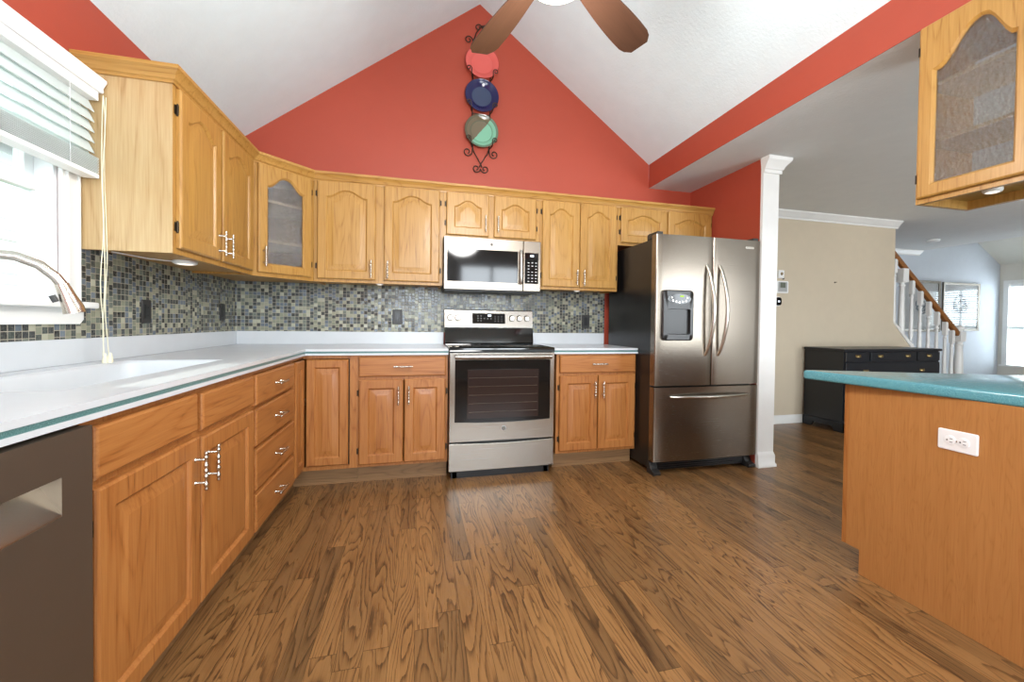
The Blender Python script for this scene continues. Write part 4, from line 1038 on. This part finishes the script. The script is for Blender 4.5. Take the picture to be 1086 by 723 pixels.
# hanging cabinet: local x runs towards the camera (-Y), front faces -X
GY = -2.222; GW = 1.25; GZ0, GZ1 = 1.635, ZC-.002
hc = thing('hanging_cabinet', 'oak cabinet with arched chipped glass doors hanging from the ceiling over the peninsula', 'cabinet', (HX+.001, GY, 0), -PI/2)
D = .315
frame(hc, GW, GZ0, GZ1, [(0, .03), (.345, .40), (GW-.5, GW-.45), (GW-.03, GW)], [(GZ0, 1.69), (GZ1-.03, GZ1)], 0, 'oak')
b = MB(); T = .016
b.box(0, T, .0195, D, GZ0, GZ1); b.box(GW-T, GW, .0195, D, GZ0, GZ1); b.box(T, GW-T, .0195, D, 1.672, 1.688); b.box(T, GW-T, .0195, D, GZ1-T, GZ1)
b.box(T, GW-T, D-.02, D, GZ0, 1.72); b.box(.0+T, GW-T, D-.02, D, GZ1-.09, GZ1-T)
for x in (.40, .80): b.box(x, x+.04, D-.02, D, 1.72, GZ1-.09)
obj('carcass', b, 'oak', hc)
for z in (1.885, 2.125):
    b = MB(); b.box(T+.001, GW-T-.001, .0195, D-.03, z, z+.016); obj('shelf', b, 'shelf', hc)
door(hc, .012, .372, 1.655, GZ1-.004, 0, .125, kind='glass', hinge='l', stile=.052, glass='chip_glass', pk=.60, top=.075)
door(hc, .384, .76, 1.655, GZ1-.004, 0, .125, kind='glass', hinge='r', stile=.052, glass='chip_glass', pk=.40, top=.075)
puck(3.60, -2.39, 1.672, 'small puck light recessed under the hanging glass door cabinet', .03)

# ------------------------------------------------------------------ the hall: dresser, controls, stair, pictures
dx0, dx1, dy0, dy1, dzt = 5.585, 6.985, -.225, .245, .872
ds = thing('dresser', 'black painted dresser with brass cup pulls against the beige wall', 'dresser', (dx0, dy0, 0))
b = MB(); b.box(dx0+.02, dx1-.02, dy0+.02, dy1, .09, dzt-.028); obj('case', b, 'dresser', ds, world=True)
b = MB(); b.box(dx0, dx1, dy0-.005, dy1, dzt-.027, dzt); obj('top', b, 'dresser', ds, world=True, bevel=.006)
b = MB(); b.prism([(dx0+.01, 0), (dx0+.10, 0), (dx0+.14, .05), (dx1-.14, .05), (dx1-.10, 0), (dx1-.01, 0), (dx1-.01, .10), (dx0+.01, .10)], 'Y', dy0+.005, dy0+.03); b.prism([(dy0+.005, 0), (dy0+.10, 0), (dy0+.13, .05), (dy1-.13, .05), (dy1-.1, 0), (dy1, 0), (dy1, .1), (dy0+.005, .1)], 'X', dx0+.008, dx0+.03); obj('bracket_base', b, 'dresser', ds, world=True)
def cup(b, x, z, y):
    R = []
    for i in range(7):
        a = PI*i/6; R.append([(x-.036+.072*k/8, y-.022*math.sin(a)*math.sin(PI*(k+.6)/9.2), z+.016*math.cos(a)*math.sin(PI*(k+.6)/9.2)+.004) for k in range(9)])
    b.loft(R, False, False, closed=False)
rows = [(.742, .835, ((dx0+.03, dx0+.345), (dx0+.365, dx0+1.02), (dx0+1.04, dx1-.03))), (.54, .725, ((dx0+.03, dx1-.03),)), (.33, .525, ((dx0+.03, dx1-.03),)), (.12, .315, ((dx0+.03, dx1-.03),))]
for z0, z1, cols in rows:
    for a, c_ in cols:
        b = MB(); b.box(a, c_, dy0, dy0+.0195, z0, z1); dd = obj('drawer', b, 'dresser', ds, world=True, bevel=.004)
        for px in ((a+c_)/2,) if c_-a < .5 else (a+(c_-a)*.2, c_-(c_-a)*.2):
            b = MB(); cup(b, px, (z0+z1)/2, dy0); b.box(px-.036, px+.036, dy0-.002, dy0+.001, (z0+z1)/2+.004, (z0+z1)/2+.022); obj('cup_pull', b, 'brass', dd, world=True)['label'] = 'brass cup pull'

th = thing('thermostat', 'white thermostat with grey screen on the beige wall', 'thermostat', (5.27, HY, 1.537))
b = MB(); b.loft([rrx(5.185, 5.352, 1.470, 1.605, .01, HY-.0005), rrx(5.185, 5.352, 1.470, 1.605, .01, HY-.022), rrx(5.19, 5.347, 1.475, 1.600, .008, HY-.026)]); obj('housing', b, 'plastic', th, world=True)
b = MB(); b.box(5.21, 5.33, HY-.028, HY-.0258, 1.485, 1.592); f_ = obj('face_plate', b, plain('grey_thermostat_face', 'a9aaa8', .4), th, world=True)
b = MB(); b.box(5.235, 5.305, HY-.030, HY-.0282, 1.53, 1.588); obj('screen', b, plain('lcd_screen', '6f7468', .2), f_, world=True)
ch = thing('alarm_sensor', 'small white wall sensor above the thermostat', 'sensor', (5.245, HY, 1.68))
b = MB(); b.box(5.205, 5.285, HY-.03, HY-.0005, 1.635, 1.725); obj('housing', b, 'plastic', ch, world=True, bevel=.005)
b = MB(); b.lathe([(.018, HY-.0302), (.014, HY-.036), (0, HY-.037)], (5.25, 0, 1.685), 'Y', 20); obj('lens', b, plain('amber_lens', '8c7a58', .3), ch, world=True)
b = MB(); b.box(5.288, 5.305, HY-.012, HY-.0005, 1.625, 1.652); obj('jack', b, 'slot', ch, world=True)
kp_ = thing('smart_thermostat', 'rounded black wall controller below the white thermostat', 'thermostat', (5.225, HY, 1.378))
b = MB(); b.loft([rrx(5.178, 5.272, 1.325, 1.43, .03, HY-.0005, 6), rrx(5.178, 5.272, 1.325, 1.43, .03, HY-.005, 6)]); obj('back_plate', b, 'plastic', kp_, world=True)
b = MB(); b.loft([rrx(5.184, 5.266, 1.332, 1.423, .028, HY-.0052, 6), rrx(5.184, 5.266, 1.332, 1.423, .028, HY-.02, 6), rrx(5.188, 5.262, 1.336, 1.419, .026, HY-.024, 6)]); kb = obj('body', b, 'oven_glass', kp_, world=True)
b = MB(); b.box(5.213, 5.237, HY-.0255, HY-.0238, 1.368, 1.386); obj('lit_icon', b, 'led', kb, world=True)
b = MB(); b.lathe([(.009, HY-.0005), (.008, HY-.004), (.003, HY-.006), (.003, HY-.02), (.006, HY-.022), (0, HY-.023)], (6.04, 0, 1.62), 'Y', 14); tag(obj('picture_hook', b, 'bronze', loc=(6.04, HY, 1.62)), 'small dark picture hook alone on the beige wall', 'hook')
b = MB(); b.lathe([(.075, ZC-.0005), (.075, ZC-.02), (.06, ZC-.032), (.0, ZC-.036)], (8.6, .88, 0), n=32); tag(obj('smoke_detector', b, 'plastic', loc=(8.6, .88, ZC)), 'round white smoke detector on the flat ceiling near the stair', 'smoke detector')

sy = .36
st = thing('staircase', 'white balustered staircase with brown handrail descending beside the beige wall', 'staircase', (8.27, sy, 0))
sl = (2.044-.985)/(8.30-7.051)
railz = lambda x: .985+(8.30-x)*sl
b = MB(); nst = 8
for k in range(nst):
    xa = 8.15-k*.235; b.box(xa-.235, xa, sy+.02, 1.5, 0, .195*(k+1)-.03)
obj('risers', b, 'trim', st, world=True)
b = MB()
for k in range(nst):
    xa = 8.15-k*.235; b.box(xa-.235, xa+.025, sy-.005, 1.5, .195*(k+1)-.0295, .195*(k+1))
obj('treads', b, 'rail_wood', st, world=True)
b = MB(); b.prism([(8.15, .0), (8.15, .12), (HW-.0, 1.185), (HW-.0, 1.155), (8.1, .02)], 'Y', HY-.012, sy-.006); b.prism([(8.17, .0), (8.17, .2), (6.6, 1.60), (6.6, 1.05), (8.0, 0)], 'Y', HY+.061, sy-.006); obj('stringer', b, 'trim', st, world=True)
b = MB(); R = []
for x in (6.95, 8.27):
    z = railz(x); R.append([(x, sy+a, z+c_) for a, c_ in [(-.03, -.03), (-.034, .0), (-.028, .022), (-.012, .034), (.012, .034), (.028, .022), (.034, 0), (.03, -.03), (.02, -.045), (-.02, -.045)]])
b.loft(R); obj('handrail', b, 'rail_wood', st, world=True)['label'] = 'brown wooden handrail'
def turned(b, x, z0, z1, r, blk):
    b.box(x-blk, x+blk, sy-blk, sy+blk, z1-.17, z1); b.box(x-blk, x+blk, sy-blk, sy+blk, z0, z0+.12)
    H = z1-.17-z0-.12; a = z0+.12
    b.lathe([(blk*.95, a), (r*.7, a+.012), (r*1.25, a+.03), (r*.7, a+.05), (r*1.3, a+.10), (r*1.15, a+H*.35), (r*.8, a+H-.06), (r*1.2, a+H-.04), (r*.7, a+H-.02), (blk*.95, a+H)], (x, sy, 0), n=14)
for i in range(7):
    x = 7.10+i*.152
    if i == 1: continue
    k = math.floor((8.15-x)/.235); zb = .195*(max(k, 0)+1)
    b = MB(); turned(b, x, zb, railz(x)-.045, .019, .022); obj('baluster', b, 'trim', st, world=True)
x = 8.14; b = MB(); turned(b, x, .195, railz(x)-.045, .019, .022); obj('baluster', b, 'trim', st, world=True)
b = MB(); turned(b, 7.235, .75, railz(7.235)-.045, .03, .045); obj('newel_post', b, 'trim', st, world=True)
b = MB(); x = 8.275
b.box(x-.05, x+.05, sy-.05, sy+.05, 0, .35); b.box(x-.048, x+.048, sy-.048, sy+.048, .93, 1.06)
b.lathe([(.045, .35), (.03, .37), (.048, .40), (.035, .43), (.050, .50), (.046, .70), (.038, .86), (.047, .88), (.035, .90), (.045, .93)], (x, sy, 0), n=20)
b.lathe([(.03, 1.06), (.03, 1.075), (.052, 1.085), (.055, 1.10), (.045, 1.125), (.02, 1.143), (0, 1.148)], (x, sy, 0), n=20); obj('newel_post', b, 'trim', st, world=True)

def picture(x0, x1, z0, z1, label, seed):
    p = thing('framed_picture', label, 'picture', ((x0+x1)/2, 1.6, z0)); y = 1.599; fw_ = .04
    b = MB()
    O = [(x0, z0), (x1, z0), (x1, z1), (x0, z1)]; I = [(x0+fw_, z0+fw_), (x1-fw_, z0+fw_), (x1-fw_, z1-fw_), (x0+fw_, z1-fw_)]
    Q = lambda L, yy: [(a, yy, c_) for a, c_ in L]
    b.loft([Q(O, y), Q(O, y-.03), Q(I, y-.022), Q(I, y-.004)], cap1=False); fo = obj('frame', b, plain('pewter_frame', '7c766c', .35, .7), p, world=True)
    b = MB(); b.box(x0+fw_, x1-fw_, y-.010, y-.006, z0+fw_, z1-fw_); obj('mat_board', b, 'mat', p, world=True)
    rnd = random.Random(seed); b = MB(); cx_, cz_ = (x0+x1)/2, (z0+z1)/2
    for k in range(9):
        a0 = rnd.uniform(0, 6.28); r_ = rnd.uniform(.06, .17)
        b.tube([(cx_+r_*1.1*math.cos(a0+i*.25), y-.012, cz_+.04+r_*math.sin(a0+i*.25)) for i in range(10)], .009, 5)
    obj('print', b, 'ink', p, world=True)
    b = MB(); b.box(x0+fw_, x1-fw_, y-.020, y-.017, z0+fw_, z1-fw_); obj('picture_glass', b, 'picture_glass', p, world=True)
picture(10.01, 10.90, 1.06, 1.89, 'framed print right of the stair rail, window reflected in its glass', 1)
picture(9.08, 9.94, 1.04, 1.90, 'framed print half hidden behind the stair balusters', 2)

# living-room window with blind
y0, y1, z0, z1 = LW
w = struct('window_5', MB().box(LX-.02, LX, y0-.07, y0, z0-.0, z1+.07).box(LX-.02, LX, y1, y1+.07, z0, z1+.07).box(LX-.02, LX, y0, y1, z1, z1+.07).box(LX-.05, LX, y0-.09, y1+.09, z0-.03, z0), 'trim')
b = MB(); b.box(LX+.03, LX+.06, y0, y1, z0+.62, z0+.68); b.box(LX+.03, LX+.06, (y0+y1)/2-.012, (y0+y1)/2+.012, z0, z1); obj('sash', b, 'vinyl', w)
lb = thing('window_blind', 'white slatted blind lowered over the living room window', 'blind', (LX-.0, (y0+y1)/2, z1))
b = MB(); nsl = 30
for k in range(nsl):
    z = z1-.06-k*(z1-z0-.14)/nsl; b.prism([(LX+.004, z+.010), (LX+.028, z-.010), (LX+.029, z-.008), (LX+.005, z+.012)], 'Y', y0+.01, y1-.01)
obj('slats', b, 'slat', lb, world=True)
b = MB(); b.box(LX+.002, LX+.035, y0+.008, y1-.008, z1-.045, z1-.002); obj('headrail', b, 'vinyl', lb, world=True)
b = MB(); b.box(LX+.004, LX+.03, y0+.01, y1-.01, z0+.05, z0+.068); obj('bottom_rail', b, 'vinyl', lb, world=True)
